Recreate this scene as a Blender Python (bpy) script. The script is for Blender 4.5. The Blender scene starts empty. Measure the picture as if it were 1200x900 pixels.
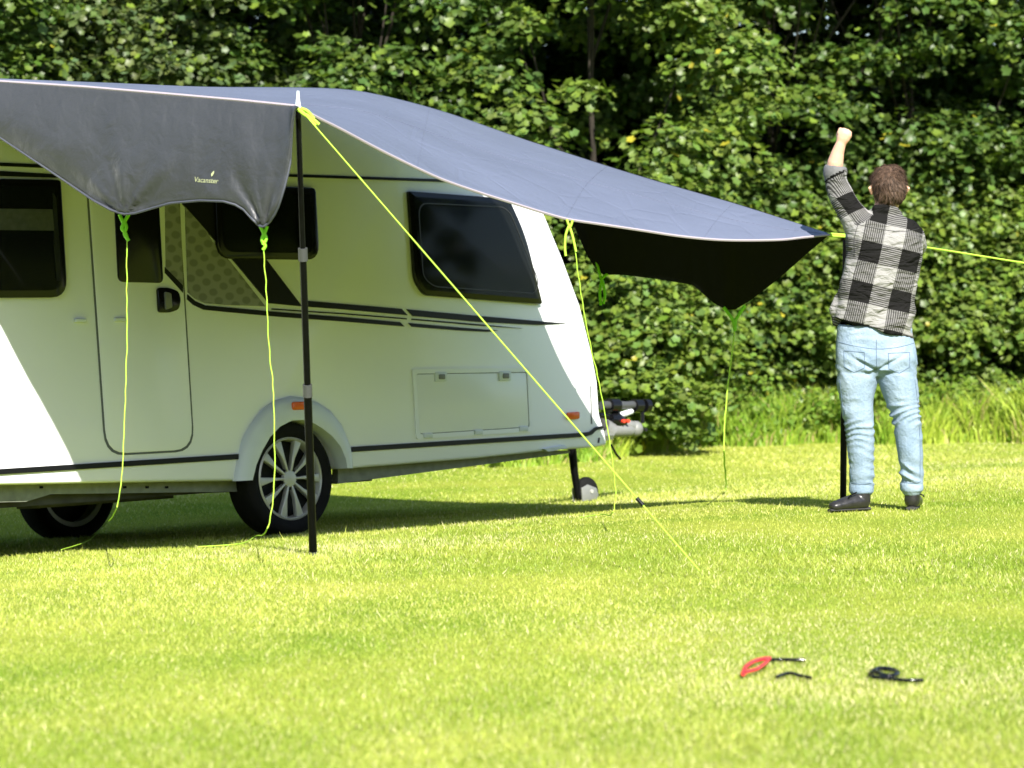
import bpy, bmesh, math, random
import numpy as np
from mathutils import Vector, Matrix, noise
R = math.radians
scene = bpy.context.scene
C = scene.collection
random.seed(7)

# ------------------------------------------------------------------ camera, sky, sun, exposure
FPX = 3100.0
PITCH = math.atan(122 / FPX)
EYE = 1.2
cam = bpy.data.objects.new('camera', bpy.data.cameras.new('camera')); C.objects.link(cam)
cam.location = (0, 0, EYE); cam.rotation_euler = (math.pi / 2 - PITCH, 0, 0)
cam.data.sensor_width = 36; cam.data.lens = 36 * FPX / 1200
cam.data.clip_start = 0.1; cam.data.clip_end = 2000
cam.data.dof.use_dof = True; cam.data.dof.focus_distance = 13.0; cam.data.dof.aperture_fstop = 3.6
scene.camera = cam
scene.render.resolution_x = 1024; scene.render.resolution_y = 768
SHX, SHT = -0.22, 0.82            # where a shadow goes: sideways and down for each metre away from the camera
SUN_EL = math.atan(SHT / math.hypot(SHX, 1)); 
world = bpy.data.worlds.new('World'); scene.world = world; world.use_nodes = True
wn = world.node_tree
sky = wn.nodes.new('ShaderNodeTexSky'); sky.sky_type = 'NISHITA'; sky.sun_disc = False
sky.sun_elevation = SUN_EL
sky.sun_rotation = math.atan2(-SHX, -1)     # direction to the sun is (-SHX, -1): angle from +Y towards +X
sky.air_density = 1.0; sky.dust_density = 0.8
wn.links.new(sky.outputs[0], wn.nodes['Background'].inputs[0])
wn.nodes['Background'].inputs[1].default_value = 0.095
sun = bpy.data.objects.new('sun', bpy.data.lights.new('sun', 'SUN')); C.objects.link(sun)
sun.data.energy = 5.0; sun.data.angle = R(0.55); sun.data.color = (1.0, 0.95, 0.86)
sun.rotation_euler = Vector((SHX, 1, -SHT)).to_track_quat('-Z', 'Y').to_euler()
scene.view_settings.view_transform = 'Standard'; scene.view_settings.look = 'None'
scene.view_settings.exposure = 1.2; scene.view_settings.gamma = 1

# ------------------------------------------------------------------ helpers: places
def ray(px, py):
    x = (px - 600) / FPX; y = (450 - py) / FPX
    cp, sp = math.cos(PITCH), math.sin(PITCH)
    return Vector((x, cp + y * sp, -sp + y * cp))
def at(px, py, Y):
    d = ray(px, py); return Vector((0, 0, EYE)) + d * (Y / d.y)
P0 = Vector((-1.219, 14.7, 0))
D2 = Vector((0.6996, 0.7146, 0)).normalized()
N2 = Vector((-D2.y, D2.x, 0))
def sp_(a, w): 
    return w * math.log(1 + math.exp(max(-40, min(40, a / w)))) if a / w < 40 else a
def gz(x, y):
    s = N2.x * (x - P0.x) + N2.y * (y - P0.y)
    z = -0.084 * (sp_(s + 2.6, .3) - sp_(s - 2.3, .5))
    return z + 0.012 * noise.noise(Vector((x * .5, y * .5, 3.1))) - 0.004
def gz_np(x, y):
    s = N2.x * (x - P0.x) + N2.y * (y - P0.y)
    sp = lambda a, w: w * np.logaddexp(0, a / w)
    z = -0.084 * (sp(s + 2.6, .3) - sp(s - 2.3, .5))
    return z
P0.z = gz(P0.x, P0.y)
LEAN = math.atan(0.084)
EX = D2.copy()
EY = Vector((N2.x * math.cos(LEAN), N2.y * math.cos(LEAN), -math.sin(LEAN)))
EZ = EX.cross(EY)
CARM = Matrix(((EX.x, EY.x, EZ.x, P0.x), (EX.y, EY.y, EZ.y, P0.y), (EX.z, EY.z, EZ.z, P0.z), (0, 0, 0, 1)))
def onwall(px, py, s=0.0):
    """point of the caravan's side plane (shifted s inward) seen at px,py -> (u,h) in the caravan's own frame"""
    o = Vector((0, 0, EYE)); d = ray(px, py)
    q = P0 + EY * s
    t = (q - o).dot(EY) / d.dot(EY)
    w = o + d * t - P0
    return (w.dot(EX), w.dot(EZ))
def ground_at(px, py):
    d = ray(px, py); o = Vector((0, 0, EYE)); t = 3.0
    while t < 60:
        p = o + d * t
        if p.z < gz(p.x, p.y): return p
        t += 0.01
    return o + d * t

# ------------------------------------------------------------------ helpers: objects
def tag(o, label=None, cat=None, group=None, kind=None):
    if label: o['label'] = label
    if cat: o['category'] = cat
    if group: o['group'] = group
    if kind: o['kind'] = kind
    return o
def empty(name, loc=(0, 0, 0), label=None, cat=None, group=None):
    o = bpy.data.objects.new(name, None); C.objects.link(o); o.location = loc
    o.empty_display_size = 0.1
    return tag(o, label, cat, group)
def mesh_obj(name, verts, faces, mat, parent=None, smooth=False):
    me = bpy.data.meshes.new(name); me.from_pydata([tuple(v) for v in verts], [], faces); me.update()
    return link(name, me, mat, parent, smooth)
def link(name, me, mat, parent=None, smooth=False):
    o = bpy.data.objects.new(name, me); C.objects.link(o)
    for m in (mat if isinstance(mat, (list, tuple)) else [mat]): me.materials.append(m)
    if smooth: me.polygons.foreach_set('use_smooth', [True] * len(me.polygons))
    if parent: o.parent = parent
    return o
def bm_obj(name, bm, mat, parent=None, smooth=False):
    bmesh.ops.recalc_face_normals(bm, faces=bm.faces)
    me = bpy.data.meshes.new(name); bm.to_mesh(me); bm.free()
    return link(name, me, mat, parent, smooth)
def bevel(o, w, seg=2, ang=40):
    m = o.modifiers.new('bevel', 'BEVEL'); m.width = w; m.segments = seg; m.limit_method = 'ANGLE'; m.angle_limit = R(ang)
    for p in o.data.polygons: p.use_smooth = True
    return o
def shade_auto(o, ang=35):
    me = o.data
    me.polygons.foreach_set('use_smooth', [True] * len(me.polygons))
    try: me.set_sharp_from_angle(angle=R(ang))
    except Exception: pass
    return o
def rpoly(pts, r, seg=5):
    """rounded polygon"""
    out = []; n = len(pts)
    rs = r if isinstance(r, (list, tuple)) else [r] * n
    for i in range(n):
        p = Vector(pts[i]); a = Vector(pts[i - 1]); b = Vector(pts[(i + 1) % n]); rr = rs[i]
        da = (a - p); db = (b - p); la = da.length; lb = db.length
        rr = min(rr, la * .45, lb * .45)
        if rr < 1e-4: out.append(tuple(p)); continue
        p1 = p + da / la * rr; p2 = p + db / lb * rr
        for k in range(seg + 1):
            t = k / seg
            q = p1 * (1 - t) ** 2 + p * 2 * t * (1 - t) + p2 * t * t
            out.append(tuple(q))
    return out
def inset(pts, d):
    """move every edge of a polygon inwards by d"""
    n = len(pts); A = sum(pts[i][0] * pts[(i + 1) % n][1] - pts[(i + 1) % n][0] * pts[i][1] for i in range(n)); sg = 1 if A > 0 else -1
    out = []
    for i in range(n):
        p = Vector(pts[i]); a = (p - Vector(pts[i - 1])).normalized(); b = (Vector(pts[(i + 1) % n]) - p).normalized()
        na = Vector((-a.y, a.x)) * sg; nb = Vector((-b.y, b.x)) * sg; k = (na + nb); out.append(tuple(p + k * (d / max(.35, 1 + na.dot(nb)))))
    return out
def prism_bm(bm, pts, s0, s1):
    """pts are (u,h) in the caravan frame, thickness from s0 (outer) to s1"""
    n = len(pts)
    a = [bm.verts.new((p[0], s0, p[1])) for p in pts]; b = [bm.verts.new((p[0], s1, p[1])) for p in pts]
    bm.faces.new(a); bm.faces.new(b[::-1])
    for i in range(n):
        bm.faces.new((a[i], b[i], b[(i + 1) % n], a[(i + 1) % n]))
def prism(name, pts, s0, s1, mat, parent, bev=0):
    bm = bmesh.new(); prism_bm(bm, pts, s0, s1)
    o = bm_obj(name, bm, mat, parent)
    if bev: bevel(o, bev)
    return o
def ring(name, outer, inner, s0, s1, mat, parent):
    bm = bmesh.new(); n = len(outer)
    A = [bm.verts.new((p[0], s0, p[1])) for p in outer]; B = [bm.verts.new((p[0], s0, p[1])) for p in inner]
    A2 = [bm.verts.new((p[0], s1, p[1])) for p in outer]; B2 = [bm.verts.new((p[0], s1, p[1])) for p in inner]
    for i in range(n):
        j = (i + 1) % n
        bm.faces.new((A[i], A[j], B[j], B[i])); bm.faces.new((A2[j], A2[i], B2[i], B2[j]))
        bm.faces.new((A[j], A[i], A2[i], A2[j])); bm.faces.new((B[i], B[j], B2[j], B2[i]))
    return bm_obj(name, bm, mat, parent)
def wp(pts, s=0.0): return [onwall(x, y, s) for x, y in pts]
def smooth_line(pts, per=8):
    P = [Vector(p) for p in pts]; out = []
    for i in range(len(P) - 1):
        p0 = P[max(i - 1, 0)]; p1 = P[i]; p2 = P[i + 1]; p3 = P[min(i + 2, len(P) - 1)]
        for k in range(per):
            t = k / per
            out.append(0.5 * ((2 * p1) + (p2 - p0) * t + (2 * p0 - 5 * p1 + 4 * p2 - p3) * t * t + (3 * p1 - p0 - 3 * p2 + p3) * t ** 3))
    out.append(P[-1]); return out
def tube_bm(bm, pts, r, seg=8, cap=True):
    P = [Vector(p) for p in pts]; n = len(P)
    rad = r if isinstance(r, (list, tuple)) else [r] * n
    up = Vector((0, 0, 1)); rings = []; prev = None
    for i in range(n):
        t = (P[min(i + 1, n - 1)] - P[max(i - 1, 0)])
        if t.length < 1e-9: t = Vector((0, 0, 1))
        t.normalize()
        if prev is None:
            a = t.cross(Vector((0.3, 1, 0.1))) if abs(t.z) > .8 else t.cross(up)
        else:
            a = prev - t * prev.dot(t)
        a.normalize(); prev = a; b = t.cross(a)
        rr = rad[i]; rx, ry = rr if isinstance(rr, (tuple, list)) else (rr, rr)
        rings.append([bm.verts.new(P[i] + a * rx * math.cos(2 * math.pi * k / seg) + b * ry * math.sin(2 * math.pi * k / seg)) for k in range(seg)])
    for i in range(n - 1):
        for k in range(seg):
            bm.faces.new((rings[i][k], rings[i][(k + 1) % seg], rings[i + 1][(k + 1) % seg], rings[i + 1][k]))
    if cap:
        bm.faces.new(rings[0][::-1]); bm.faces.new(rings[-1])
def tube(name, pts, r, mat, parent=None, seg=8):
    bm = bmesh.new(); tube_bm(bm, pts, r, seg); return shade_auto(bm_obj(name, bm, mat, parent), 50)
def box_bm(bm, c, size, M=None):
    r = bmesh.ops.create_cube(bm, size=1.0)
    for v in r['verts']:
        v.co = Vector((v.co.x * size[0], v.co.y * size[1], v.co.z * size[2]))
        if M: v.co = M @ v.co
        v.co += Vector(c)
def lathe_bm(bm, prof, axis_o, seg=48, axis='s'):
    """prof: list of (radius, offset along the local y axis)"""
    rings = []
    for r, off in prof:
        rings.append([bm.verts.new((axis_o[0] + r * math.cos(2 * math.pi * k / seg), axis_o[1] + off, axis_o[2] + r * math.sin(2 * math.pi * k / seg))) for k in range(seg)])
    for i in range(len(prof) - 1):
        for k in range(seg):
            bm.faces.new((rings[i][k], rings[i + 1][k], rings[i + 1][(k + 1) % seg], rings[i][(k + 1) % seg]))
    return rings

# ------------------------------------------------------------------ materials
def mat(name, col, rough=.5, metal=0, bump=0, bscale=40, var=0, vscale=5, spec=.5, coat=0, transl=0):
    m = bpy.data.materials.new(name); m.use_nodes = True; nt = m.node_tree; b = nt.nodes['Principled BSDF']
    b.inputs['Base Color'].default_value = (*col, 1); b.inputs['Roughness'].default_value = rough
    b.inputs['Metallic'].default_value = metal; b.inputs['Specular IOR Level'].default_value = spec
    if coat: b.inputs['Coat Weight'].default_value = coat; b.inputs['Coat Roughness'].default_value = .05
    tc = nt.nodes.new('ShaderNodeTexCoord')
    if var:
        nz = nt.nodes.new('ShaderNodeTexNoise'); nz.inputs['Scale'].default_value = vscale; nz.inputs['Detail'].default_value = 5
        mr = nt.nodes.new('ShaderNodeMapRange'); mr.inputs[1].default_value = .3; mr.inputs[2].default_value = .7
        mr.inputs[3].default_value = 1 - var; mr.inputs[4].default_value = 1 + var
        mx = nt.nodes.new('ShaderNodeVectorMath'); mx.operation = 'SCALE'; mx.inputs[0].default_value = col
        nt.links.new(tc.outputs['Object'], nz.inputs['Vector']); nt.links.new(nz.outputs[0], mr.inputs[0])
        nt.links.new(mr.outputs[0], mx.inputs['Scale']); nt.links.new(mx.outputs[0], b.inputs['Base Color'])
    if bump:
        n2 = nt.nodes.new('ShaderNodeTexNoise'); n2.inputs['Scale'].default_value = bscale; n2.inputs['Detail'].default_value = 4
        bp = nt.nodes.new('ShaderNodeBump'); bp.inputs['Strength'].default_value = bump; bp.inputs['Distance'].default_value = .01
        nt.links.new(tc.outputs['Object'], n2.inputs['Vector']); nt.links.new(n2.outputs[0], bp.inputs['Height'])
        nt.links.new(bp.outputs[0], b.inputs['Normal'])
    if transl:
        tr = nt.nodes.new('ShaderNodeBsdfTranslucent'); tr.inputs[0].default_value = (*[c * 1.1 for c in col], 1)
        ms = nt.nodes.new('ShaderNodeMixShader'); ms.inputs[0].default_value = transl
        nt.links.new(b.outputs[0], ms.inputs[1]); nt.links.new(tr.outputs[0], ms.inputs[2])
        nt.links.new(ms.outputs[0], nt.nodes['Material Output'].inputs[0])
    return m
M_white = mat('white_paint', (.78, .80, .80), .28, bump=.12, bscale=2.2, coat=.3, var=.015, vscale=2)
M_plast = mat('white_plastic', (.62, .66, .68), .4, var=.03, vscale=8)
M_black = mat('black_gloss', (.005, .005, .006), .15, spec=.35)
M_decal = mat('black_decal', (.006, .006, .007), .35, spec=.3)
M_rubber = mat('rubber', (.008, .008, .008), .8, spec=.15, bump=.3, bscale=120, var=.2, vscale=20)
M_seal = mat('grey_seal', (.10, .11, .11), .6)
M_alloy = mat('alloy', (.50, .50, .46), .4, metal=.35)
M_alloy_dark = mat('alloy_black', (.006, .006, .006), .5, spec=.2)
M_steel = mat('galvanised_steel', (.19, .20, .17), .5, metal=.35, var=.2, vscale=18, bump=.1, bscale=60)
M_under = mat('underbody', (.05, .05, .045), .8, var=.3, vscale=9)
M_orange = mat('orange_lens', (.75, .13, .02), .2)
M_red = mat('red_plastic', (.62, .03, .04), .35)
M_redlit = mat('red_mark', (.7, .05, .02), .4)
M_pole = mat('black_pole', (.002, .002, .0025), .35, spec=.15, var=.3, vscale=30)
M_collar = mat('grey_collar', (.055, .058, .06), .45)
M_greyp = mat('grey_plastic', (.17, .175, .17), .45, var=.08, vscale=30)
M_lime = mat('lime_cord', (.48, .74, .07), .5, bump=.4, bscale=500, transl=.25)
M_limed = mat('lime_webbing', (.32, .80, .03), .55, bump=.4, bscale=400, transl=.25)
M_hem = mat('hem_tape', (.33, .29, .33), .5)
M_hemd = mat('hem_dark', (.05, .055, .075), .6)
M_blind = mat('blind_fabric', (.42, .44, .40), .8, var=.15, vscale=30)
M_frost = mat('window_rim', (.02, .02, .02), .3)
M_print = mat('logo_print', (.36, .39, .22), .6)

def fabric(name, col, transl, crease=.5, fold=.1):
    m = bpy.data.materials.new(name); m.use_nodes = True; nt = m.node_tree; b = nt.nodes['Principled BSDF']
    b.inputs['Roughness'].default_value = .42; b.inputs['Specular IOR Level'].default_value = .45
    tc = nt.nodes.new('ShaderNodeTexCoord')
    nz = nt.nodes.new('ShaderNodeTexNoise'); nz.inputs['Scale'].default_value = 1.6; nz.inputs['Detail'].default_value = 4
    mr = nt.nodes.new('ShaderNodeMapRange'); mr.inputs[1].default_value = .3; mr.inputs[2].default_value = .7; mr.inputs[3].default_value = .93; mr.inputs[4].default_value = 1.07
    mx = nt.nodes.new('ShaderNodeVectorMath'); mx.operation = 'SCALE'; mx.inputs[0].default_value = col
    nt.links.new(tc.outputs['Object'], nz.inputs['Vector']); nt.links.new(nz.outputs[0], mr.inputs[0]); nt.links.new(mr.outputs[0], mx.inputs['Scale'])
    nt.links.new(mx.outputs[0], b.inputs['Base Color'])
    # storage creases: a soft rectangular fold grid plus fine crumple
    vo = nt.nodes.new('ShaderNodeTexVoronoi'); vo.feature = 'DISTANCE_TO_EDGE'; vo.inputs['Scale'].default_value = 3.2; vo.inputs['Randomness'].default_value = .75
    mp = nt.nodes.new('ShaderNodeMapping'); mp.inputs['Rotation'].default_value = (0, 0, .7); mp.inputs['Scale'].default_value = (1, .55, 1)
    nt.links.new(tc.outputs['Object'], mp.inputs[0]); nt.links.new(mp.outputs[0], vo.inputs['Vector'])
    m1 = nt.nodes.new('ShaderNodeMapRange'); m1.inputs[1].default_value = 0; m1.inputs[2].default_value = .05
    nt.links.new(vo.outputs[0], m1.inputs[0])
    n2 = nt.nodes.new('ShaderNodeTexNoise'); n2.inputs['Scale'].default_value = 9; n2.inputs['Detail'].default_value = 6; n2.inputs['Distortion'].default_value = .25
    nt.links.new(tc.outputs['Object'], n2.inputs['Vector'])
    ad = nt.nodes.new('ShaderNodeMath'); ad.operation = 'MULTIPLY_ADD'; ad.inputs[1].default_value = fold
    nt.links.new(m1.outputs[0], ad.inputs[0]); nt.links.new(n2.outputs[0], ad.inputs[2])
    bp = nt.nodes.new('ShaderNodeBump'); bp.inputs['Strength'].default_value = crease; bp.inputs['Distance'].default_value = .02
    nt.links.new(ad.outputs[0], bp.inputs['Height']); nt.links.new(bp.outputs[0], b.inputs['Normal'])
    tr = nt.nodes.new('ShaderNodeBsdfTranslucent'); tr.inputs[0].default_value = (*col, 1)
    ms = nt.nodes.new('ShaderNodeMixShader'); ms.inputs[0].default_value = transl
    nt.links.new(b.outputs[0], ms.inputs[1]); nt.links.new(tr.outputs[0], ms.inputs[2]); nt.links.new(ms.outputs[0], nt.nodes['Material Output'].inputs[0])
    return m
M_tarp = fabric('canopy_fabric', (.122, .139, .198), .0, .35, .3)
M_tarp_shade = fabric('canopy_fabric_shaded', (.044, .047, .053), .08, .7, .05)  # same cloth as the canopy, its shade put into a darker colour
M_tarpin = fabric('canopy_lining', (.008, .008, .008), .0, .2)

def glass_mat():
    m = bpy.data.materials.new('tinted_acrylic'); m.use_nodes = True; nt = m.node_tree; b = nt.nodes['Principled BSDF']
    b.inputs['Base Color'].default_value = (.01, .012, .012, 1); b.inputs['Roughness'].default_value = .04; b.inputs['Specular IOR Level'].default_value = .3; b.inputs['Alpha'].default_value = .38
    return m
M_glass = glass_mat()
def leaf_mat(name, transl=.35, rough=.5):
    m = bpy.data.materials.new(name); m.use_nodes = True; nt = m.node_tree; b = nt.nodes['Principled BSDF']
    at_ = nt.nodes.new('ShaderNodeAttribute'); at_.attribute_name = 'tint'
    b.inputs['Roughness'].default_value = rough; b.inputs['Specular IOR Level'].default_value = .35
    nt.links.new(at_.outputs['Color'], b.inputs['Base Color'])
    tr = nt.nodes.new('ShaderNodeBsdfTranslucent')
    hs = nt.nodes.new('ShaderNodeMixRGB'); hs.blend_type = 'MULTIPLY'; hs.inputs[0].default_value = 1; hs.inputs[2].default_value = (1.15, 1.3, .55, 1)
    nt.links.new(at_.outputs['Color'], hs.inputs[1]); nt.links.new(hs.outputs[0], tr.inputs[0])
    ms = nt.nodes.new('ShaderNodeMixShader'); ms.inputs[0].default_value = transl
    nt.links.new(b.outputs[0], ms.inputs[1]); nt.links.new(tr.outputs[0], ms.inputs[2]); nt.links.new(ms.outputs[0], nt.nodes['Material Output'].inputs[0])
    return m
M_leaf = leaf_mat('foliage', .30, .42)
M_grass = leaf_mat('grass_blade', .25, .5)
def bark():
    m = mat('bark', (.10, .075, .05), .9, bump=.6, bscale=25, var=.35, vscale=8); return m
M_bark = mat('bark', (.028, .022, .015), .9, bump=.6, bscale=25, var=.35, vscale=8)
def lawn_mat():
    m = bpy.data.materials.new('lawn'); m.use_nodes = True; nt = m.node_tree; b = nt.nodes['Principled BSDF']
    tc = nt.nodes.new('ShaderNodeTexCoord')
    n1 = nt.nodes.new('ShaderNodeTexNoise'); n1.inputs['Scale'].default_value = .9; n1.inputs['Detail'].default_value = 6
    n2 = nt.nodes.new('ShaderNodeTexNoise'); n2.inputs['Scale'].default_value = 60; n2.inputs['Detail'].default_value = 8
    nt.links.new(tc.outputs['Object'], n1.inputs[0]); nt.links.new(tc.outputs['Object'], n2.inputs[0])
    r1 = nt.nodes.new('ShaderNodeValToRGB'); r1.color_ramp.elements[0].position = .35; r1.color_ramp.elements[1].position = .7
    r1.color_ramp.elements[0].color = (.20, .30, .025, 1); r1.color_ramp.elements[1].color = (.40, .43, .07, 1)
    r2 = nt.nodes.new('ShaderNodeValToRGB'); r2.color_ramp.elements[0].position = .3; r2.color_ramp.elements[1].position = .7
    r2.color_ramp.elements[0].color = (.55, .6, .5, 1); r2.color_ramp.elements[1].color = (1.1, 1.1, 1, 1)
    mx = nt.nodes.new('ShaderNodeMixRGB'); mx.blend_type = 'MULTIPLY'; mx.inputs[0].default_value = 1
    nt.links.new(n1.outputs[0], r1.inputs[0]); nt.links.new(n2.outputs[0], r2.inputs[0]); nt.links.new(r1.outputs[0], mx.inputs[1]); nt.links.new(r2.outputs[0], mx.inputs[2])
    nt.links.new(mx.outputs[0], b.inputs['Base Color']); b.inputs['Roughness'].default_value = .9; b.inputs['Specular IOR Level'].default_value = .1
    bp = nt.nodes.new('ShaderNodeBump'); bp.inputs['Strength'].default_value = .8; bp.inputs['Distance'].default_value = .03
    nt.links.new(n2.outputs[0], bp.inputs['Height']); nt.links.new(bp.outputs[0], b.inputs['Normal'])
    return m
M_lawn = lawn_mat()

# ------------------------------------------------------------------ ground
def axis_pts(lo, hi, fine_lo, fine_hi, step, coarse):
    a = []; x = lo
    while x < fine_lo: a.append(x); x += coarse
    x = fine_lo
    while x < fine_hi: a.append(x); x += step
    x = fine_hi
    while x <= hi: a.append(x); x += coarse
    return a
xs = axis_pts(-400, 400, -12, 12, .4, 20); ys = axis_pts(-60, 900, 2, 34, .4, 22)
V = [(x, y, gz(x, y)) for y in ys for x in xs]; nx = len(xs)
Fc = [(j * nx + i, j * nx + i + 1, (j + 1) * nx + i + 1, (j + 1) * nx + i) for j in range(len(ys) - 1) for i in range(nx - 1)]
tag(mesh_obj('lawn', V, Fc, M_lawn, smooth=True), 'mown camping lawn sloping down towards the hedge', None, kind='structure')

def tri_mesh(name, co, tint, mat_, parent=None, nv=3, faces=None):
    """co: (n, nv, 3); faces: list of index triples within one element"""
    n = co.shape[0]; faces = np.array(faces if faces is not None else [[0, 1, 2]])
    nf = len(faces)
    me = bpy.data.meshes.new(name); me.vertices.add(n * nv); me.vertices.foreach_set('co', co.reshape(-1).astype(np.float32))
    me.loops.add(n * nf * 3); me.polygons.add(n * nf)
    idx = (faces[None, :, :] + (np.arange(n) * nv)[:, None, None]).reshape(-1)
    me.loops.foreach_set('vertex_index', idx.astype(np.int32))
    me.polygons.foreach_set('loop_start', (np.arange(n * nf) * 3).astype(np.int32))
    me.update(calc_edges=True)
    ca = me.color_attributes.new('tint', 'FLOAT_COLOR', 'POINT')
    col = np.ones((n, nv, 4), np.float32); col[:, :, :3] = tint[:, None, :]
    ca.data.foreach_set('color', col.reshape(-1))
    return link(name, me, mat_, parent)
rng = np.random.default_rng(11)
def value_noise(x, y, sc, seed=0):
    r = np.random.default_rng(seed); G = r.random((64, 64))
    X = x * sc; Y = y * sc; i = np.floor(X).astype(int); j = np.floor(Y).astype(int); fx = X - i; fy = Y - j
    fx = fx * fx * (3 - 2 * fx); fy = fy * fy * (3 - 2 * fy)
    g = lambda a, b: G[a % 64, b % 64]
    return (g(i, j) * (1 - fx) + g(i + 1, j) * fx) * (1 - fy) + (g(i, j + 1) * (1 - fx) + g(i + 1, j + 1) * fx) * fy
def lawn_grass(n):
    py = 328 + 1.2 * FPX / 1.0 / (5.2 + 0 * rng.random(n))
    # spread evenly over what a low camera sees: more blades per square metre close by
    v = rng.uniform(3720 / 27.0, 3720 / 5.4, n) ; Y = 3720 / v
    far = rng.random(n) < .22; Y = np.where(far, rng.uniform(9, 27, n), Y)
    X = (rng.uniform(-110, 1310, n) - 600) / FPX * Y + rng.uniform(-.3, .3, n)
    z = gz_np(X, Y) - .012
    L = rng.uniform(.007, .020, n) * (1 + .03 * Y); W = rng.uniform(.0012, .0022, n) * (.4 + .10 * Y)
    tall = rng.random(n) < .006; L = np.where(tall, L * 1.9, L)
    a = rng.uniform(0, 2 * np.pi, n); lean = rng.uniform(.1, 1.1, n) * L; la = rng.uniform(0, 2 * np.pi, n)
    co = np.zeros((n, 3, 3)); co[:, 0] = np.stack([X - W * np.cos(a), Y - W * np.sin(a), z], 1)
    co[:, 1] = np.stack([X + W * np.cos(a), Y + W * np.sin(a), z], 1)
    co[:, 2] = np.stack([X + lean * np.cos(la), Y + lean * np.sin(la), z + L], 1)
    p = .6 * value_noise(X + 40, Y, .8, 1) + .4 * value_noise(X + 40, Y, 3.5, 2)
    p = np.clip((p - .5) * 1.6 + .5 + rng.normal(0, .22, n), 0, 1)[:, None]
    g1 = np.array([.23, .32, .035]); g2 = np.array([.50, .515, .115]); st = np.array([.72, .66, .36])
    t = g1 * (1 - p) + g2 * p
    pat = value_noise(X + 70, Y * 1.6, .55, 12); dry = (rng.random(n) < .08 + .26 * np.clip((pat - .6) * 4, 0, 1))[:, None]
    t = np.where(dry, st * rng.uniform(.7, 1.1, (n, 1)), t) * rng.uniform(.75, 1.2, (n, 1))
    return tri_mesh('lawn_grass', co, t, M_grass)
tag(lawn_grass(760000), 'short bright yellow-green grass blades covering the lawn', 'grass', kind='stuff')

# ------------------------------------------------------------------ hedge and trees
LEAFV = np.array([(0, .42, -.07), (0, 0, 0), (.44, .08, .05), (.30, .33, 0), (.54, .62, .08), (0, 1.02, .05), (-.54, .62, .08), (-.30, .33, 0), (-.44, .08, .05)])
LEAFF = [[0, i, i + 1] for i in range(1, 8)] + [[0, 8, 1]]
SIMV = np.array([(0, 0, 0), (.42, .4, .05), (0, 1.0, 0), (-.42, .4, .05)])
SIMF = [[0, 1, 2], [0, 2, 3]]
def leaves(name, pos, nrm, size, tint, parent, simple=False):
    n = len(pos); V0 = SIMV if simple else LEAFV; F0 = SIMF if simple else LEAFF
    nrm = nrm / np.linalg.norm(nrm, axis=1, keepdims=True)
    rnd = rng.normal(0, 1, (n, 3)); rnd[:, 2] -= .9
    t = rnd - nrm * np.sum(rnd * nrm, 1, keepdims=True); t /= np.linalg.norm(t, axis=1, keepdims=True)
    b = np.cross(t, nrm); t = t * rng.uniform(.75, 1.15, (n, 1)); b = b * rng.uniform(.8, 1.15, (n, 1))
    co = pos[:, None, :] + size[:, None, None] * (V0[None, :, 0, None] * b[:, None, :] + V0[None, :, 1, None] * t[:, None, :] + V0[None, :, 2, None] * nrm[:, None, :])
    return tri_mesh(name, co, tint, M_leaf, parent, len(V0), F0)
def spray_points(cs, rs, n, flat=.42, droop=.35):
    """leaf positions and normals on leafy tiers: cs centres, rs radii"""
    k = rng.integers(0, len(cs), n); w = rs / rs.sum(); k = rng.choice(len(cs), n, p=w ** 1 / (w ** 1).sum())
    d = rng.normal(0, 1, (n, 3)); d /= np.linalg.norm(d, axis=1, keepdims=True)
    d[:, 2] = np.where(rng.random(n) < .75, np.abs(d[:, 2]), d[:, 2])
    rad = rs[k] * (rng.random(n) ** .35)
    lump = 1 + .35 * np.sin(d[:, 0] * 5 + k) * np.cos(d[:, 1] * 4 + k * 2.3)
    off = d * (rad * lump)[:, None]; off[:, 2] *= flat
    off[:, 2] -= droop * (off[:, 0] ** 2 + off[:, 1] ** 2) / np.maximum(rs[k], .05)
    pos = cs[k] + off
    nrm = d * .5 + np.array([0, -.3, .8]) + rng.normal(0, .48, (n, 3))
    return pos, nrm
def leaf_tint(n, base, spread, yellow=.02, young=.12):
    b = np.array(base)
    t = b[None, :] * rng.uniform(1 - spread, 1 + spread, (n, 1)) * np.stack([rng.uniform(.85, 1.2, n), np.ones(n), rng.uniform(.6, 1.3, n)], 1)
    yg = rng.random(n) < young; t = np.where(yg[:, None], np.array([.15, .22, .03]) * rng.uniform(.8, 1.2, (n, 1)), t)
    ye = rng.random(n) < yellow; t = np.where(ye[:, None], np.array([.34, .31, .03]) * rng.uniform(.8, 1.2, (n, 1)), t)
    return t
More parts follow.
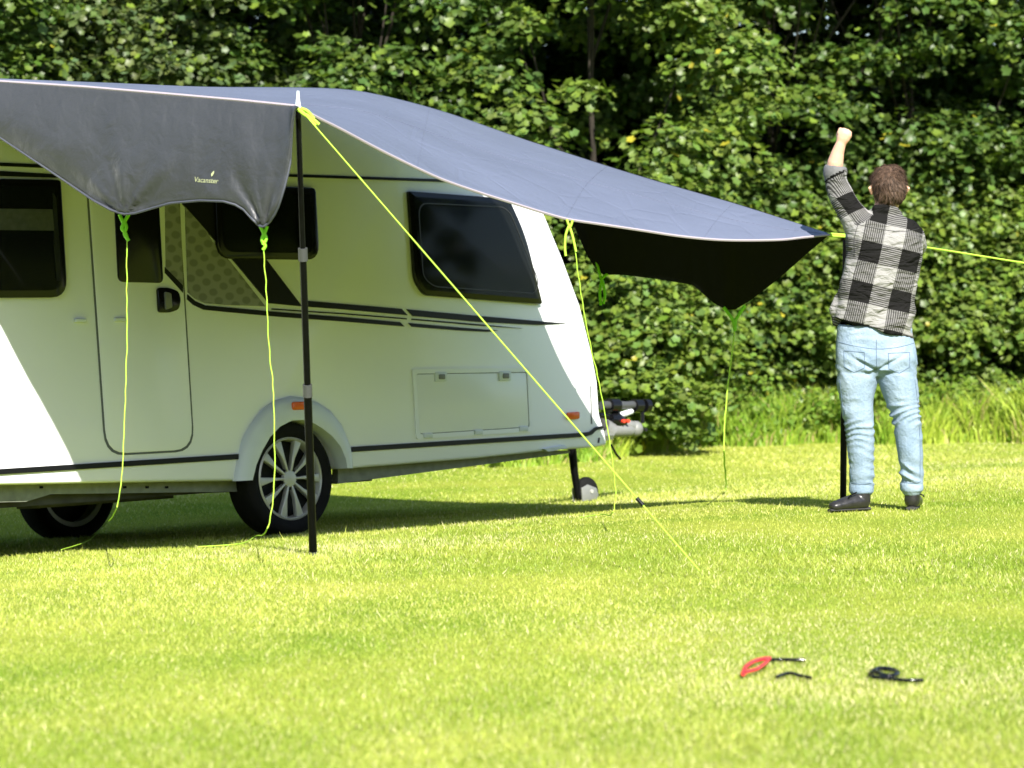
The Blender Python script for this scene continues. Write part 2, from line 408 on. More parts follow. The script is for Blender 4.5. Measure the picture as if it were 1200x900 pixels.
def grow_tree(name, x, y, h, rad, nclump, nleaf, base, label, low=.5, size=(.07, .115), simple=False, yellow=.01, group='trees behind the caravan', front=True, young=.1, trunk_r=.11, clump=(.28, .55), cat='tree', over=False, flat=.42):
    g = gz(x, y); root = empty(name, (x, y, g), label, cat, group)
    r = random.Random(int(x * 100) + int(y * 10)); cs = []; rs = []
    # branches carry the clumps
    bm = bmesh.new(); lean = Vector((r.uniform(-.25, .25), r.uniform(-.2, .2), 0))
    trunk = [Vector((0, 0, -.1)), Vector((0, 0, h * .2)) + lean * .3, Vector((0, 0, h * .5)) + lean, Vector((0, 0, h * .9)) + lean * 1.3]
    T = smooth_line(trunk, 5)
    tube_bm(bm, T, [trunk_r * (1.25 - 1.1 * i / (len(T) - 1)) for i in range(len(T))], 9)
    for i in range(nclump):
        hz = low + (h - low) * r.random() ** .8
        prof = min(1.45, .5 + .2 * hz) * (1 if hz < h * .85 else .75) if over else math.sin(math.pi * min(1, max(.05, (hz - low * .4) / (h - low * .4))) ** .7) * .75 + .3
        a = r.uniform(0, 2 * math.pi)
        if front and r.random() < .55: a = r.uniform(math.pi * 1.05, math.pi * 1.95)
        rr = rad * prof * r.uniform(.55, 1.0)
        c = Vector((rr * math.cos(a), rr * math.sin(a) * .85 - (.9 if over and front and hz > 5.3 else 0), hz))  # unseen crown tops of overhanging trees pushed forward to shade the boughs below
        cs.append(c); rs.append(r.uniform(*clump))
        if i % (3 if simple else 6) == 0:
            s = T[min(len(T) - 1, int(len(T) * min(.85, hz / h * .75)))]
            mid = (s + c) / 2 + Vector((r.uniform(-.1, .1), r.uniform(-.1, .1), -.12))
            L = smooth_line([s, mid, c], 3); tube_bm(bm, L, [.02 * (1 - .8 * k / (len(L) - 1)) for k in range(len(L))], 5)
    shade_auto(bm_obj('trunk', bm, M_bark, root))
    cs = np.array(cs); rs = np.array(rs)
    pos, nrm = spray_points(cs, rs, nleaf, flat)
    pos[:, 2] = np.maximum(pos[:, 2], .12)
    # bare whole-clump tone shifts: some boughs carry paler leaves
    leaves('crown', pos, nrm, rng.uniform(size[0], size[1], nleaf), leaf_tint(nleaf, base, .3, yellow, young), root, simple)
    return root
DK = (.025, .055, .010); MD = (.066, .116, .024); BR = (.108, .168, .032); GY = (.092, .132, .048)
# back row: large dark trees that close the view
for i, (x, y, h, rad) in enumerate([(-7.9, 31.0, 7.5, 2.4), (-4.6, 31.6, 8.2, 2.5), (-1.4, 31.0, 8.2, 2.4), (1.9, 32.2, 8.4, 2.5), (5.1, 32.6, 8.6, 2.5), (8.4, 33.0, 8.6, 2.5)]):
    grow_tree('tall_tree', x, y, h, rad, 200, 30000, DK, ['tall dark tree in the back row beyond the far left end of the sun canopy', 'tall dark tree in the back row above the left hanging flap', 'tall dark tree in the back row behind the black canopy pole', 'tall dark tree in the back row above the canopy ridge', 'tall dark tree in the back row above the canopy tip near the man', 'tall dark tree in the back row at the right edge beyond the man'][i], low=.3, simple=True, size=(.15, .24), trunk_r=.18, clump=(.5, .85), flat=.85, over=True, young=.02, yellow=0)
mid = [(-5.9, 25.6, 6.4, 1.75, MD, .008, 'broad maple with pale leafy boughs at the far left above the canopy flap'),
       (-3.6, 26.0, 5.8, 1.75, GY, .01, 'maple with drooping grey-green boughs above the left hanging flap'),
       (-1.5, 26.2, 5.6, 1.6, MD, .004, 'shaded dark maple above the white pole tip'),
       (.95, 26.0, 5.2, 1.6, BR, .022, 'bright maple with scattered yellow leaves above the sloping canopy ridge'),
       (2.7, 28.6, 6.6, 1.6, MD, .01, 'dark maple between the canopy ridge and the raised fist'),
       (4.5, 28.9, 6.5, 1.7, MD, .012, 'leafy green maple towering behind the man in the checked shirt'),
       (6.7, 29.2, 6.4, 1.8, MD, .012, 'maple with a pale bare stem showing near the top right corner')]
for x, y, h, rad, base, ye, lab in mid:
    grow_tree('maple_tree', x, y, h + 1.2, rad, 90, 21500, base, lab, low=.7, yellow=ye * .3, trunk_r=.05, over=x > 2 or x < -5, clump=(.28, .70), size=(.05, .105), young=.10, flat=.5)
shr = [(-.9, 23.3, 1.7, .8, BR, 'low green bush showing between the caravan nose and the canopy edge'),
       (1.05, 24.6, 2.1, .95, BR, 'bramble bush with yellow-tipped leaves right of the caravan drawbar'),
       (2.1, 27.4, 2.5, 1.0, MD, 'bush in the shade under the far hanging canopy corner'),
       (3.15, 27.7, 2.5, 1.1, BR, 'dense hedge bush left of the man'),
       (4.1, 27.9, 2.5, 1.1, BR, 'dense hedge bush directly behind the man'),
       (5.1, 28.1, 2.6, 1.15, BR, 'dense hedge bush just right of the man behind the lime rope'),
       (6.2, 28.3, 2.7, 1.15, BR, 'dense hedge bush at the right edge of the picture')]
for x, y, h, rad, base, lab in shr:
    grow_tree('hedge_bush', x, y, h, rad, 72, 11500, base, lab, low=.15, yellow=.008, young=.25, size=(.045, .095), flat=.5, trunk_r=.03, clump=(.22, .46), group='bushes along the field edge', cat='bush')
def rough_grass(n):
    t = rng.random(n); X = -4.5 + t * 12.5
    q = np.clip((X - .5) / 1.6, 0, 1); base = 22.9 + 2.5 * q * q * (3 - 2 * q) + .16 * np.maximum(X - 2, 0) - .25 + .6 * value_noise(X + 20, X * 0, 1.3, 5) + .3 * value_noise(X + 20, X * 0, 4.1, 15)
    Y = base + rng.random(n) ** 1.3 * 2.4
    z = gz_np(X, Y) - .02
    hh = .38 + 1.1 * value_noise(X + 9, Y, 2.4, 8)
    L = rng.uniform(.16, .52, n) * hh * np.clip((Y - base) / .35 + .35, 0, 1); W = rng.uniform(.006, .014, n)
    a = rng.uniform(0, 2 * np.pi, n); la = rng.uniform(0, 2 * np.pi, n); ln = rng.uniform(.1, .7, n) * L
    co = np.zeros((n, 5, 3)); ca, sa = np.cos(a), np.sin(a)
    co[:, 0] = np.stack([X - W * ca, Y - W * sa, z], 1); co[:, 1] = np.stack([X + W * ca, Y + W * sa, z], 1)
    mx, my, mz = X + .35 * ln * np.cos(la), Y + .35 * ln * np.sin(la), z + L * .65
    co[:, 2] = np.stack([mx + W * .8 * ca, my + W * .8 * sa, mz], 1); co[:, 3] = np.stack([mx - W * .8 * ca, my - W * .8 * sa, mz], 1)
    co[:, 4] = np.stack([X + ln * np.cos(la), Y + ln * np.sin(la), z + L], 1)
    p = np.clip(value_noise(X, Y, 1.7, 6) + rng.normal(0, .2, n), 0, 1)[:, None]
    t = np.array([.17, .31, .025]) * (1 - p) + np.array([.40, .48, .06]) * p
    t = np.where(rng.random((n, 1)) < .10, np.array([.42, .36, .14]), t)
    return tri_mesh('tall_grass', co, t, M_grass, None, 5, [[0, 1, 2], [0, 2, 3], [3, 2, 4]])
def unseen_tree_row():  # trees out of view behind the camera, added to cut low sky light
    n = 26000; a = rng.uniform(R(165), R(375), n); rr = rng.uniform(33, 38, n) + 3 * value_noise(a * 8 + 9, a * 0, 1.0, 4)
    top = 7.0 + 3.0 * value_noise(a * 7 + 3, a * 0, 1.0, 9); z = top * rng.random(n) ** .8
    pos = np.stack([rr * np.cos(a), 6 + rr * np.sin(a), z - .2], 1); nrm = np.stack([-np.cos(a), -np.sin(a), .6 + 0 * a], 1) + rng.normal(0, .35, (n, 3))
    return leaves('unseen_tree_row', pos, nrm, rng.uniform(.5, .9, n), leaf_tint(n, DK, .3, 0, .02), None, True)
tag(unseen_tree_row(), 'unseen row of dark trees behind the camera, put in to block low sky light', 'tree row', kind='stuff')
def weeds(n):
    m = 240; cx = rng.uniform(-1.5, 8, m); q = np.clip((cx - .5) / 1.6, 0, 1); cy = 23.3 + 2.5 * q * q * (3 - 2 * q) + .16 * np.maximum(cx - 2, 0) + rng.random(m) ** 1.2 * 1.8
    cz = gz_np(cx, cy) + rng.uniform(.02, .55, m); cs = np.stack([cx, cy, cz], 1); pos, nrm = spray_points(cs, rng.uniform(.12, .34, m), n, .7, .1)
    pos[:, 2] = np.maximum(pos[:, 2], gz_np(pos[:, 0], pos[:, 1]) + .01)
    return leaves('weeds', pos, nrm, rng.uniform(.03, .085, n), leaf_tint(n, (.13, .22, .03), .3, .004, .3), None, True)
def thicket(n):
    a = rng.uniform(-11, 14, n); y = 34.2 + rng.uniform(0, 1.5, n); z = rng.uniform(-.5, 6.2, n) * (.75 + .25 * value_noise(a + 30, a * 0, .7, 3)) 
    z = np.where(rng.random(n) < .6, z * .75, z)
    pos = np.stack([a, y, z], 1); nrm = rng.normal(0, .5, (n, 3)) + np.array([0, -.8, .5])
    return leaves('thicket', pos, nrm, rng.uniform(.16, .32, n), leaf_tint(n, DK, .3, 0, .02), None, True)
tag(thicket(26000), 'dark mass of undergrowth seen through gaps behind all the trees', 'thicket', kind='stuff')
tag(weeds(20000), 'leafy bright green weeds mixed into the long grass below the hedge', 'weeds', kind='stuff')
tag(rough_grass(80000), 'long unmown grass and weeds along the foot of the hedge', 'grass', kind='stuff')

# ------------------------------------------------------------------ caravan
car = empty('caravan', (0, 0, 0), 'white touring caravan with black window trim and alloy wheel parked under the canopy', 'caravan')
car.matrix_world = CARM
W_ = 2.25
nose = [(712, 521), (709, 505), (703, 485), (700.5, 447), (695, 417), (680, 357), (660, 303), (638, 250), (618, 206), (600, 180), (575, 161), (540, 147), (490, 132), (430, 117)]
nose_uh = wp(nose); print('nose', [(round(a, 2), round(b, 2)) for a, b in nose_uh])
TOP = 2.44
bottom_r = wp([(410, 549), (560, 537), (655, 527), (700, 524)]); bottom_l = wp([(290, 563), (120, 565.5), (0, 568)])
arch_in = wp([(290, 563), (295, 543), (303, 525), (313, 508.5), (327, 496), (343, 491), (357, 494), (367, 499), (380, 508), (392, 521), (399, 537), (401, 549)])
hb = bottom_l[-1][1]
u1, h1 = nose_uh[-1]
roof = [(u1 - .5, TOP)]
prof = [(-3.3, hb)] + [bottom_l[2], bottom_l[1]] + arch_in + bottom_r + nose_uh + roof + [(-3.05, TOP), (-3.25, TOP - .25), (-3.35, 1.2)]
bm = bmesh.new(); prism_bm(bm, prof, 0, W_)
# side edges get a soft radius, roof slightly crowned by a second slab
body = bm_obj('body', bm, M_white, car); bevel(body, .018, 3, 50)
rc = [(-2.9, TOP - .02), (-2.8, TOP + .07), (u1 - 1.2, TOP + .06), (u1 - .7, TOP - .01)]
prism('roof_crown', rc, .25, W_ - .25, M_white, car, .03)
# wheel well and floor
bm = bmesh.new()
cw = onwall(343.9, 561)
WC = (cw[0], 0, .315)
box_bm(bm, (WC[0], .45, .50), (.74, .04, .40)); bm_obj('wheel_well', bm, M_under, car); bm = bmesh.new(); box_bm(bm, (WC[0], 1.8, .50), (.74, .04, .40))
bm_obj('wheel_well', bm, M_under, car)
# awning rail along the roof edge
prism('awning_rail', [(-2.9, TOP - .015), (u1 - .55, TOP - .015), (u1 - .55, TOP + .015), (-2.9, TOP + .015)], -.012, .01, M_greyp, car)
# chassis rails
chr_ = wp([(396, 548), (640, 528), (668, 528), (668, 531), (396, 567)], .12)
prism('chassis_rail', chr_, .12, .17, M_steel, car)
prism('chassis_rail', chr_, W_ - .17, W_ - .12, M_steel, car)
lft = wp([(278, 560), (278, 576), (60, 579), (30, 588), (-60, 590), (-60, 565)], .12)
prism('floor_rail', lft, .12, .16, M_steel, car)
bm = bmesh.new(); box_bm(bm, (-.9, 1.15, .29), (3.4, 1.9, .05)); box_bm(bm, (WC[0], 1.12, .30), (.09, 1.8, .09))
box_bm(bm, (-1.0, .45, .262), (.9, .2, .03))
bm_obj('underbody', bm, M_under, car)
for px in (48, 146, 172, 195):
    bm = bmesh.new(); u, h = onwall(px, 571, .12); box_bm(bm, (u, .118, h), (.02, .006, .012)); bm_obj('rail_hole', bm, M_black, car)
# wheel arch flare
arch_out = wp([(273, 564), (277, 540), (283, 515), (293, 497), (306, 480), (321, 469), (340, 464), (356, 466), (370, 471), (384, 480), (397, 496), (408, 522), (411, 549)])
ao = arch_out; ai = []
n = len(arch_out)
m = len(arch_in)
for i in range(n):
    f = i / (n - 1) * (m - 1); k = min(int(f), m - 2); t = f - k
    ai.append((arch_in[k][0] * (1 - t) + arch_in[k + 1][0] * t, arch_in[k][1] * (1 - t) + arch_in[k + 1][1] * t))
bm = bmesh.new(); rows = []
for (off, fr) in ((0.004, 0.0), (-.022, .04), (-.040, .25), (-.050, .75), (-.045, 1.0), (.06, 1.02)):
    rows.append([bm.verts.new((ao[i][0] * (1 - fr) + ai[i][0] * fr, off, ao[i][1] * (1 - fr) + ai[i][1] * fr)) for i in range(n)])
for a in range(len(rows) - 1):
    for i in range(n - 1): bm.faces.new((rows[a][i], rows[a][i + 1], rows[a + 1][i + 1], rows[a + 1][i]))
for e in (0, n - 1): bm.faces.new([r_[e] for r_ in rows])
arch = shade_auto(bm_obj('wheel_arch', bm, M_plast, car), 60)
# stripes: thin inlays standing 3 mm proud
def stripe(name, pts, off=-.006, m_=M_decal): return prism(name, wp(pts), off, .0005, m_, car)
sl = lambda x: 552.6 - .063 * x
stripe('sill_trim', [(-120, sl(-120) - 3), (278, sl(278) - 3), (278, sl(278) + 3.2), (-120, sl(-120) + 3.6)], -.012)
stripe('sill_trim', [(411, sl(411) - 3), (560, sl(560) - 2.8), (683, sl(683) - 2.6), (690, 506), (697, 500.5), (705, 499), (706, 502), (698, 504), (692, 509.5), (684, sl(684) + 2.4), (411, sl(411) + 3)], -.012)
stripe('top_stripe', [(-60, 188), (53, 193), (150, 197.6), (340, 204.2), (526, 210.5), (526, 213.6), (340, 207.4), (150, 201.4), (53, 197), (-60, 192)])
stripe('top_stripe', [(-60, 198), (0, 200.5), (77, 205), (84, 209), (0, 206.5), (-60, 204)])
# door
dp = wp([(104.5, 205), (198, 208), (213.5, 330), (226, 528), (124, 532.5)])
dq = [onwall(100.5, 196), onwall(205.5, 200), onwall(215, 340), onwall(226.5, 527.5), onwall(124, 533)]; dr = [.06, .06, .5, .13, .13]
dp = rpoly(dq, dr)
cx = sum(p[0] for p in dp) / len(dp); cz = sum(p[1] for p in dp) / len(dp)
def grow(pts, g):
    out = []; n = len(pts); A = sum(pts[i][0] * pts[(i + 1) % n][1] - pts[(i + 1) % n][0] * pts[i][1] for i in range(n)); sg = 1 if A > 0 else -1
    for i in range(n):
        a = Vector(pts[i - 1]); b = Vector(pts[(i + 1) % n]); t = (b - a)
        if t.length < 1e-9: t = Vector((1, 0))
        t.normalize(); nrm = Vector((t.y, -t.x)) * sg
        p = Vector(pts[i]) + nrm * g; out.append(tuple(p))
    return out
ring('door_seal', rpoly(inset(dq, -.007), dr), rpoly(inset(dq, .004), dr), -.0035, .001, M_seal, car)
door = prism('door', rpoly(inset(dq, .004), dr), -.007, .001, M_white, car, .003)
prism('door_window', rpoly(wp([(131, 205), (183, 207), (190, 332), (137, 330.5)]), .035), -.014, -.002, M_black, door, .003)
hd = prism('door_handle', rpoly(wp([(182, 337.5), (196, 337.5), (207, 342), (209.5, 352), (207, 363), (197, 366.5), (183.5, 366.5)]), .02), -.022, -.002, M_black, door, .004)
prism('grip', rpoly(wp([(189, 342), (196.5, 344), (198, 361), (190, 363.5)]), .01), -.034, -.02, M_greyp, hd, .004)
# locks
for x, y in ((92.5, 376), (139, 375)):
    prism('latch', rpoly(wp([(x - 6.5, y - 2.8), (x + 6.5, y - 2.8), (x + 6.5, y + 2.2), (x - 6.5, y + 2.2)]), .01), -.022, 0, M_plast, car, .004)
# diagonal graphic behind the middle window
stripe('graphic_band', [(213, 239), (232, 222), (300, 222), (300, 290), (314, 308), (353, 359.2), (314.5, 355.5), (275, 308), (252, 283)], -.0095)
M_pat = bpy.data.materials.new('grey_spotted_decal'); M_pat.use_nodes = True; nt = M_pat.node_tree; b = nt.nodes['Principled BSDF']; b.inputs['Roughness'].default_value = .35
tc = nt.nodes.new('ShaderNodeTexCoord'); vo = nt.nodes.new('ShaderNodeTexVoronoi'); vo.inputs['Scale'].default_value = 1; vo.inputs['Randomness'].default_value = .12
mp = nt.nodes.new('ShaderNodeMapping'); mp.inputs['Scale'].default_value = (12, 0, 17); mp.inputs['Rotation'].default_value = (0, .5, 0)
rp = nt.nodes.new('ShaderNodeValToRGB'); rp.color_ramp.elements[0].position = .30; rp.color_ramp.elements[1].position = .42
rp.color_ramp.elements[0].color = (.17, .17, .165, 1); rp.color_ramp.elements[1].color = (.26, .26, .25, 1)
nt.links.new(tc.outputs['Object'], mp.inputs[0]); nt.links.new(mp.outputs[0], vo.inputs['Vector']); nt.links.new(vo.outputs['Distance'], rp.inputs[0]); nt.links.new(rp.outputs[0], b.inputs['Base Color'])
stripe('graphic_panel', [(192, 222), (209, 222), (212.5, 300), (213.6, 336), (193, 314)], -.0085, M_pat)
stripe('graphic_panel', [(216, 226), (225, 240), (248, 283), (270, 308), (310, 359), (262, 357.5), (240, 355.5), (228, 350), (219.6, 342.5)], -.0075, M_pat)
stripe('curved_stripe', [(192, 313), (213.2, 334.5), (213.5, 343.5), (192, 320)], -.0092)
stripe('curved_stripe', [(219, 345), (228, 353), (240, 358), (262, 360), (327, 365.8), (400, 371.5), (468, 377.6), (473, 382.6), (400, 376.8), (327, 371.4), (262, 365.5), (238, 363), (226, 357.5), (219, 351)], -.0075)
stripe('curved_stripe', [(478, 378.5), (540, 384), (583, 387.4), (572, 389), (540, 387.6), (482, 383)], -.0065)
stripe('waist_stripe', [(353, 352), (400, 356), (470, 362), (477, 369.5), (400, 362.6), (358, 359.5)], -.0065)
stripe('waist_stripe', [(476, 362.5), (560, 370.2), (663, 379), (630, 381), (560, 377.4), (483, 370.4)], -.0065)
stripe('pinstripe', [(318, 361.5), (400, 367), (476, 373), (476, 374.4), (400, 368.4), (318, 363)], -.0055)
stripe('pinstripe', [(482, 373.4), (560, 380), (612, 385), (560, 381.8), (482, 375)], -.0055)
# windows
def window(outer, r, inset_=.035):
    q = wp(outer); f = prism('window', rpoly(q, r), -.030, .001, M_black, car, .008)
    inn = rpoly(inset(q, inset_), [max(.01, a - inset_ * .5) for a in r])
    prism('pane', inn, -.040, -.038, M_glass, f)
    return f
wl = window([(-118, 208), (68, 211.5), (76, 349), (-112, 350)], [.06, .02, .1, .1])
bl = wp([(-100, 244), (57, 246), (59, 271), (-99, 269)]); prism('blind', bl, -.0345, -.031, M_blind, wl)
prism('stay', rpoly(wp([(57, 226), (61, 232), (66, 300), (66, 330), (62, 330), (60, 300)]), .01), -.0355, -.031, M_seal, wl)
wm = window([(249, 217), (366.5, 220.5), (371, 305), (252, 303.5)], [.03, .03, .09, .1])
wr = window([(475.5, 224.5), (593, 233), (612, 275), (632.5, 357), (495, 346.5), (483, 330)], [.01, .03, .2, .02, .03, .1], inset_=.03)
rq = wp([(484, 238), (590, 243), (626, 330), (622, 345), (503, 337), (490, 326)])
ring('rim', rpoly(rq, .08), rpoly(inset(rq, .006), .08), -.0425, -.04, M_frost, wr)
# service hatch
hq = wp([(482, 432.5), (620, 430.5), (623.5, 506), (487, 515)])
ring('hatch_frame', rpoly(hq, .02), rpoly(inset(hq, .028), .02), -.010, .001, M_white, car)
prism('hatch_door', rpoly(inset(hq, .032), .02), -.006, .001, M_white, car, .002)
ring('hatch_seal', rpoly(inset(hq, .028), .02), rpoly(inset(hq, .032), .02), -.0022, .001, M_seal, car)
for x, y in ((515, 441.7), (590, 440.7)):
    l = prism('lock', rpoly(wp([(x - 7, y - 5.5), (x + 7, y - 5.8), (x + 7, y + 5.5), (x - 7, y + 6)]), .012), -.016, 0, M_plast, car, .003)
    prism('lock_barrel', rpoly(wp([(x - 3, y - 3), (x + 4, y - 3), (x + 4, y + 3), (x - 3, y + 3)]), .008), -.022, -.015, M_greyp, l, .002)
for x, y in ((500, 510.5), (559, 506.5), (612, 502.5)):
    prism('hinge', rpoly(wp([(x - 5, y - 2.6), (x + 5, y - 3), (x + 5, y + 2.6), (x - 5, y + 3)]), .006), -.018, 0, M_plast, car, .003)
# side marker lamps
prism('marker_lamp', rpoly(wp([(663, 483.5), (677, 482.5), (677, 491), (663, 492)]), .015), -.02, 0, M_orange, car, .005)
prism('marker_lamp', rpoly(wp([(336, 471.5), (353, 471), (353, 480.5), (336, 481)]), .015), -.058, -.02, M_orange, car, .005)
# front corner trim + grab handle below nose
prism('corner_seam', wp([(691.3, 452), (692.6, 452), (694, 497), (692.4, 497)]), -.002, 0, M_seal, car)
prism('skirt_grip', rpoly(wp([(634, 526), (660, 521.5), (662, 525.5), (640, 529.5)]), .01), -.02, .02, M_plast, car, .004)
prism('front_notch', wp([(701, 513), (703, 513), (702, 519), (700, 519)]), -.003, 0, M_black, car)

# wheels
def make_wheel(y0, inner=False):
    sgn = 1
    t = empty('wheel'); t.parent = car; t.location = (WC[0], y0, WC[2])
    bm = bmesh.new(); Rr, Ri = .315, .232
    lathe_bm(bm, [(Ri, .012), (Ri + .012, .0), (Ri + .05, -.008), (Rr - .012, .004), (Rr, .022), (Rr, .17), (Rr - .012, .19), (Ri + .03, .2), (Ri, .18), (Ri, .012)], (0, 0, 0), 64)
    # tread grooves as raised ribs
    tyre = shade_auto(bm_obj('tyre', bm, M_rubber, t), 50)
    bm = bmesh.new()
    lathe_bm(bm, [(Ri + .001, .008), (Ri - .008, .002), (Ri - .014, .008), (Ri - .018, .05), (Ri - .03, .17), (Ri, .178)], (0, 0, 0), 64)
    rim = shade_auto(bm_obj('rim', bm, M_alloy, t), 40)
    bm = bmesh.new(); rings = lathe_bm(bm, [(Ri - .016, .07), (.02, .075)], (0, 0, 0), 48)
    bmesh.ops.contextual_create(bm, geom=rings[-1]); bm_obj('backplate', bm, M_alloy_dark, t)
    for k in range(5):
        for sd in (-1, 1):
            a0 = math.radians(90 + 72 * k + 14 * sd); a1 = math.radians(90 + 72 * k + 17.5 * sd)
            ca, sa = math.cos(a1), math.sin(a1); c0, s0 = math.cos(a0), math.sin(a0)
            def pt(r, w, c=ca, s=sa): return (r * c - w * s, r * s + w * c)
            pts = [pt(.035, -.006), pt(.12, -.010), pt(Ri - .012, -.036 if sd < 0 else -.016), pt(Ri - .012, .016 if sd < 0 else .036), pt(.12, .010), pt(.035, .006)]
            bm = bmesh.new(); prism_bm(bm, pts, .012, .045)
            o = bm_obj('spoke', bm, M_alloy, rim); bevel(o, .004)
    bm = bmesh.new(); rings = lathe_bm(bm, [(.05, .03), (.046, .014), (.03, .010), (.001, .009)], (0, 0, 0), 24)
    shade_auto(bm_obj('hub_cap', bm, M_alloy, rim))
    for k in range(5):
        a = math.radians(90 + 36 + 72 * k); bm = bmesh.new()
        rings = lathe_bm(bm, [(.008, .03), (.008, .018), (.0005, .017)], (.056 * math.cos(a), 0, .056 * math.sin(a)), 8)
        bm_obj('wheel_nut', bm, M_alloy_dark, rim)
    return t
w1 = make_wheel(.015)
def copy_tree(o, parent):
    c = o.copy(); C.objects.link(c); c.parent = parent
    for ch in list(o.children): 
        if ch is not c: copy_tree(ch, c)
    return c
w2 = copy_tree(w1, car); w2.location = (WC[0], W_ - .015, WC[2]); w2.rotation_euler = (0, 0, math.pi)

# drawbar, coupling and jockey wheel (along the centre line)
SC = 1.1
def oncl(px, py): return onwall(px, py, SC)
def P3(px, py, s=SC):
    u, h = onwall(px, py, s); return (u, s, h)
hx = oncl(745, 503)
un = nose_uh[0][0]
for sd in (-1, 1):
    tube('drawbar_beam', [(un - .5, SC + sd * .75, .40), (hx[0] - .45, SC + sd * .05, .44), (hx[0] - .3, SC + sd * .03, .44)], .035, M_steel, car, 6)
tube('coupling', [P3(706, 505), P3(722, 504), P3(736, 504.5), P3(741, 504)], [.04, .05, .045, .036], M_greyp, car, 14)
bm = bmesh.new(); bmesh.ops.create_uvsphere(bm, u_segments=20, v_segments=12, radius=.056)
for v in bm.verts: v.co = Vector((v.co.x, v.co.y, v.co.z)) + Vector(P3(744.5, 502.5))
shade_auto(bm_obj('coupling_head', bm, M_greyp, car))
bm = bmesh.new(); tube_bm(bm, [(P3(748, 503, SC)[0], SC - .075, P3(748, 504)[2]), (P3(748, 503)[0], SC - .066, P3(748, 504)[2])], .014, 10); bm_obj('coupling_bolt', bm, M_black, car)
tube('stabiliser_lever', [P3(731, 497), P3(738, 499), P3(744, 502)], [.03, .04, .045], M_greyp, car, 12)
tube('coupling_cover', [P3(714, 492), P3(722, 493), P3(731, 495)], [.045, .06, .035], M_black, car, 12)
for x in (722.3, 727.5):
    u, h = oncl(x, 494); bm = bmesh.new(); tube_bm(bm, [(u, SC - .075, h), (u, SC - .055, h)], .013, 12); bm_obj('wear_indicator', bm, M_redlit, car)
tube('handbrake_lever', [P3(721, 488), P3(733, 484.5), P3(740, 482)], [.018, .022, .02], M_plast, car, 10)
tube('handbrake_boot', [P3(724, 495), P3(724, 488), P3(723, 484)], [.03, .02, .012], M_black, car, 10)
tube('hitch_lock_bar', [P3(705, 475), P3(716, 475), P3(735, 475), P3(752, 474)], [.03, .03, .028, .03], M_collar, car, 12)
for a, b_, r_ in ((713, 723, .052), (742, 750, .048), (754, 759, .05)):
    tube('knob', [P3(a, 475.5), P3(b_, 475.5)], r_, M_black, car, 14)
tube('cable_clip', [P3(753, 480), P3(753, 496)], .014, M_black, car, 8)
tube('gas_line', [P3(702, 487), P3(709, 486), P3(714, 490)], .02, M_black, car, 8)
tube('front_box_edge', [P3(702, 497), P3(710, 500)], .05, M_under, car, 8)
tube('grey_cap', [P3(707, 500), P3(714, 506)], [.06, .07], M_greyp, car, 12)
tube('breakaway_cable', [P3(716, 521), P3(722, 532), P3(727, 538)], .009, M_black, car, 6)
# jockey wheel
jx = P3(678, 585); jt = P3(670.5, 526)
tube('jockey_tube', [jt, P3(673, 552), jx], [.03, .026, .024], M_pole, car, 12)
fx = P3(686, 578); 
bm = bmesh.new(); pr = wp([(676, 572), (683, 568), (693, 572), (695.5, 580), (693, 586), (677, 588)], SC)
prism_bm(bm, pr, SC - .05, SC - .035); prism_bm(bm, pr, SC + .035, SC + .05); bevel(bm_obj('jockey_fork', bm, M_greyp, car), .004)
bm = bmesh.new(); c = P3(687, 576)
lathe_bm(bm, [(.0, -.032), (.03, -.034), (.075, -.034), (.092, -.026), (.1, -.01), (.1, .01), (.092, .026), (.075, .034), (.0, .034)], c, 28)
shade_auto(bm_obj('jockey_wheel', bm, M_rubber, car))
bm = bmesh.new(); tube_bm(bm, [(c[0], SC - .056, c[2]), (c[0], SC + .056, c[2])], .014, 10); bm_obj('axle_bolt', bm, M_alloy, car)

# ------------------------------------------------------------------ sun canopy
A3 = at(349, 124, 11.5); B3 = at(973, 274.5, 14.2)
can = empty('sun_canopy', (A3.x, A3.y, gz(A3.x, A3.y)), 'blue-grey fabric sun canopy stretched from the caravan roof to two poles', 'canopy')
can_o = can.location.copy()
def lc(p): return Vector(p) - can_o
def plan_line(px, a, b, f=1.0):
    """depth Y of the vertical plane through a,b at image column px"""
    k = (px - 600) / FPX
    dx, dy = b.x - a.x, b.y - a.y
    t = (k * a.y - a.x) / (dx - k * dy); return a.y + dy * t
RL3 = P0 + EX * (-2.62) + EZ * (TOP + .03) + EY * .02
def interp(tab, x):
    if x <= tab[0][0]: return tab[0][1:]
    for i in range(len(tab) - 1):
        if x <= tab[i + 1][0]:
            f = (x - tab[i][0]) / (tab[i + 1][0] - tab[i][0]); return tuple(a * (1 - f) + b * f for a, b in zip(tab[i][1:], tab[i + 1][1:]))
    return tab[-1][1:]
E1px = [(349, 124), (372, 137), (400, 151), (450, 177.5), (500, 201.7), (527, 213), (567, 226.7), (600, 237), (640, 249.5), (667, 256.5), (700, 261.5), (750, 269), (800, 276.5), (850, 280.7), (910, 280.5), (940, 277.7), (973, 274.5)]
def e1_pt(px, py):
    t = (px - 349) / (973 - 349); Y = plan_line(px, A3, B3) + .22 * math.sin(math.pi * t); return at(px, py, Y)
E1 = smooth_line([e1_pt(*p) for p in E1px], 6)
Bk = [(None, RL3), ]
def roofpt(px, up=.04):
    # roof edge point in the column px
    lo, hi = -3.4, 3
    for _ in range(40):
        m_ = (lo + hi) / 2; w = P0 + EX * m_ + EZ * (TOP + up); q = 600 + FPX * w.x / w.y
        if q < px: lo = m_
        else: hi = m_
    return P0 + EX * lo + EZ * (TOP + up) + EY * .02
print('roof y at', [(px, round(328 - FPX * (roofpt(px).z - EYE) / roofpt(px).y, 1)) for px in (0, 120, 240, 400)])
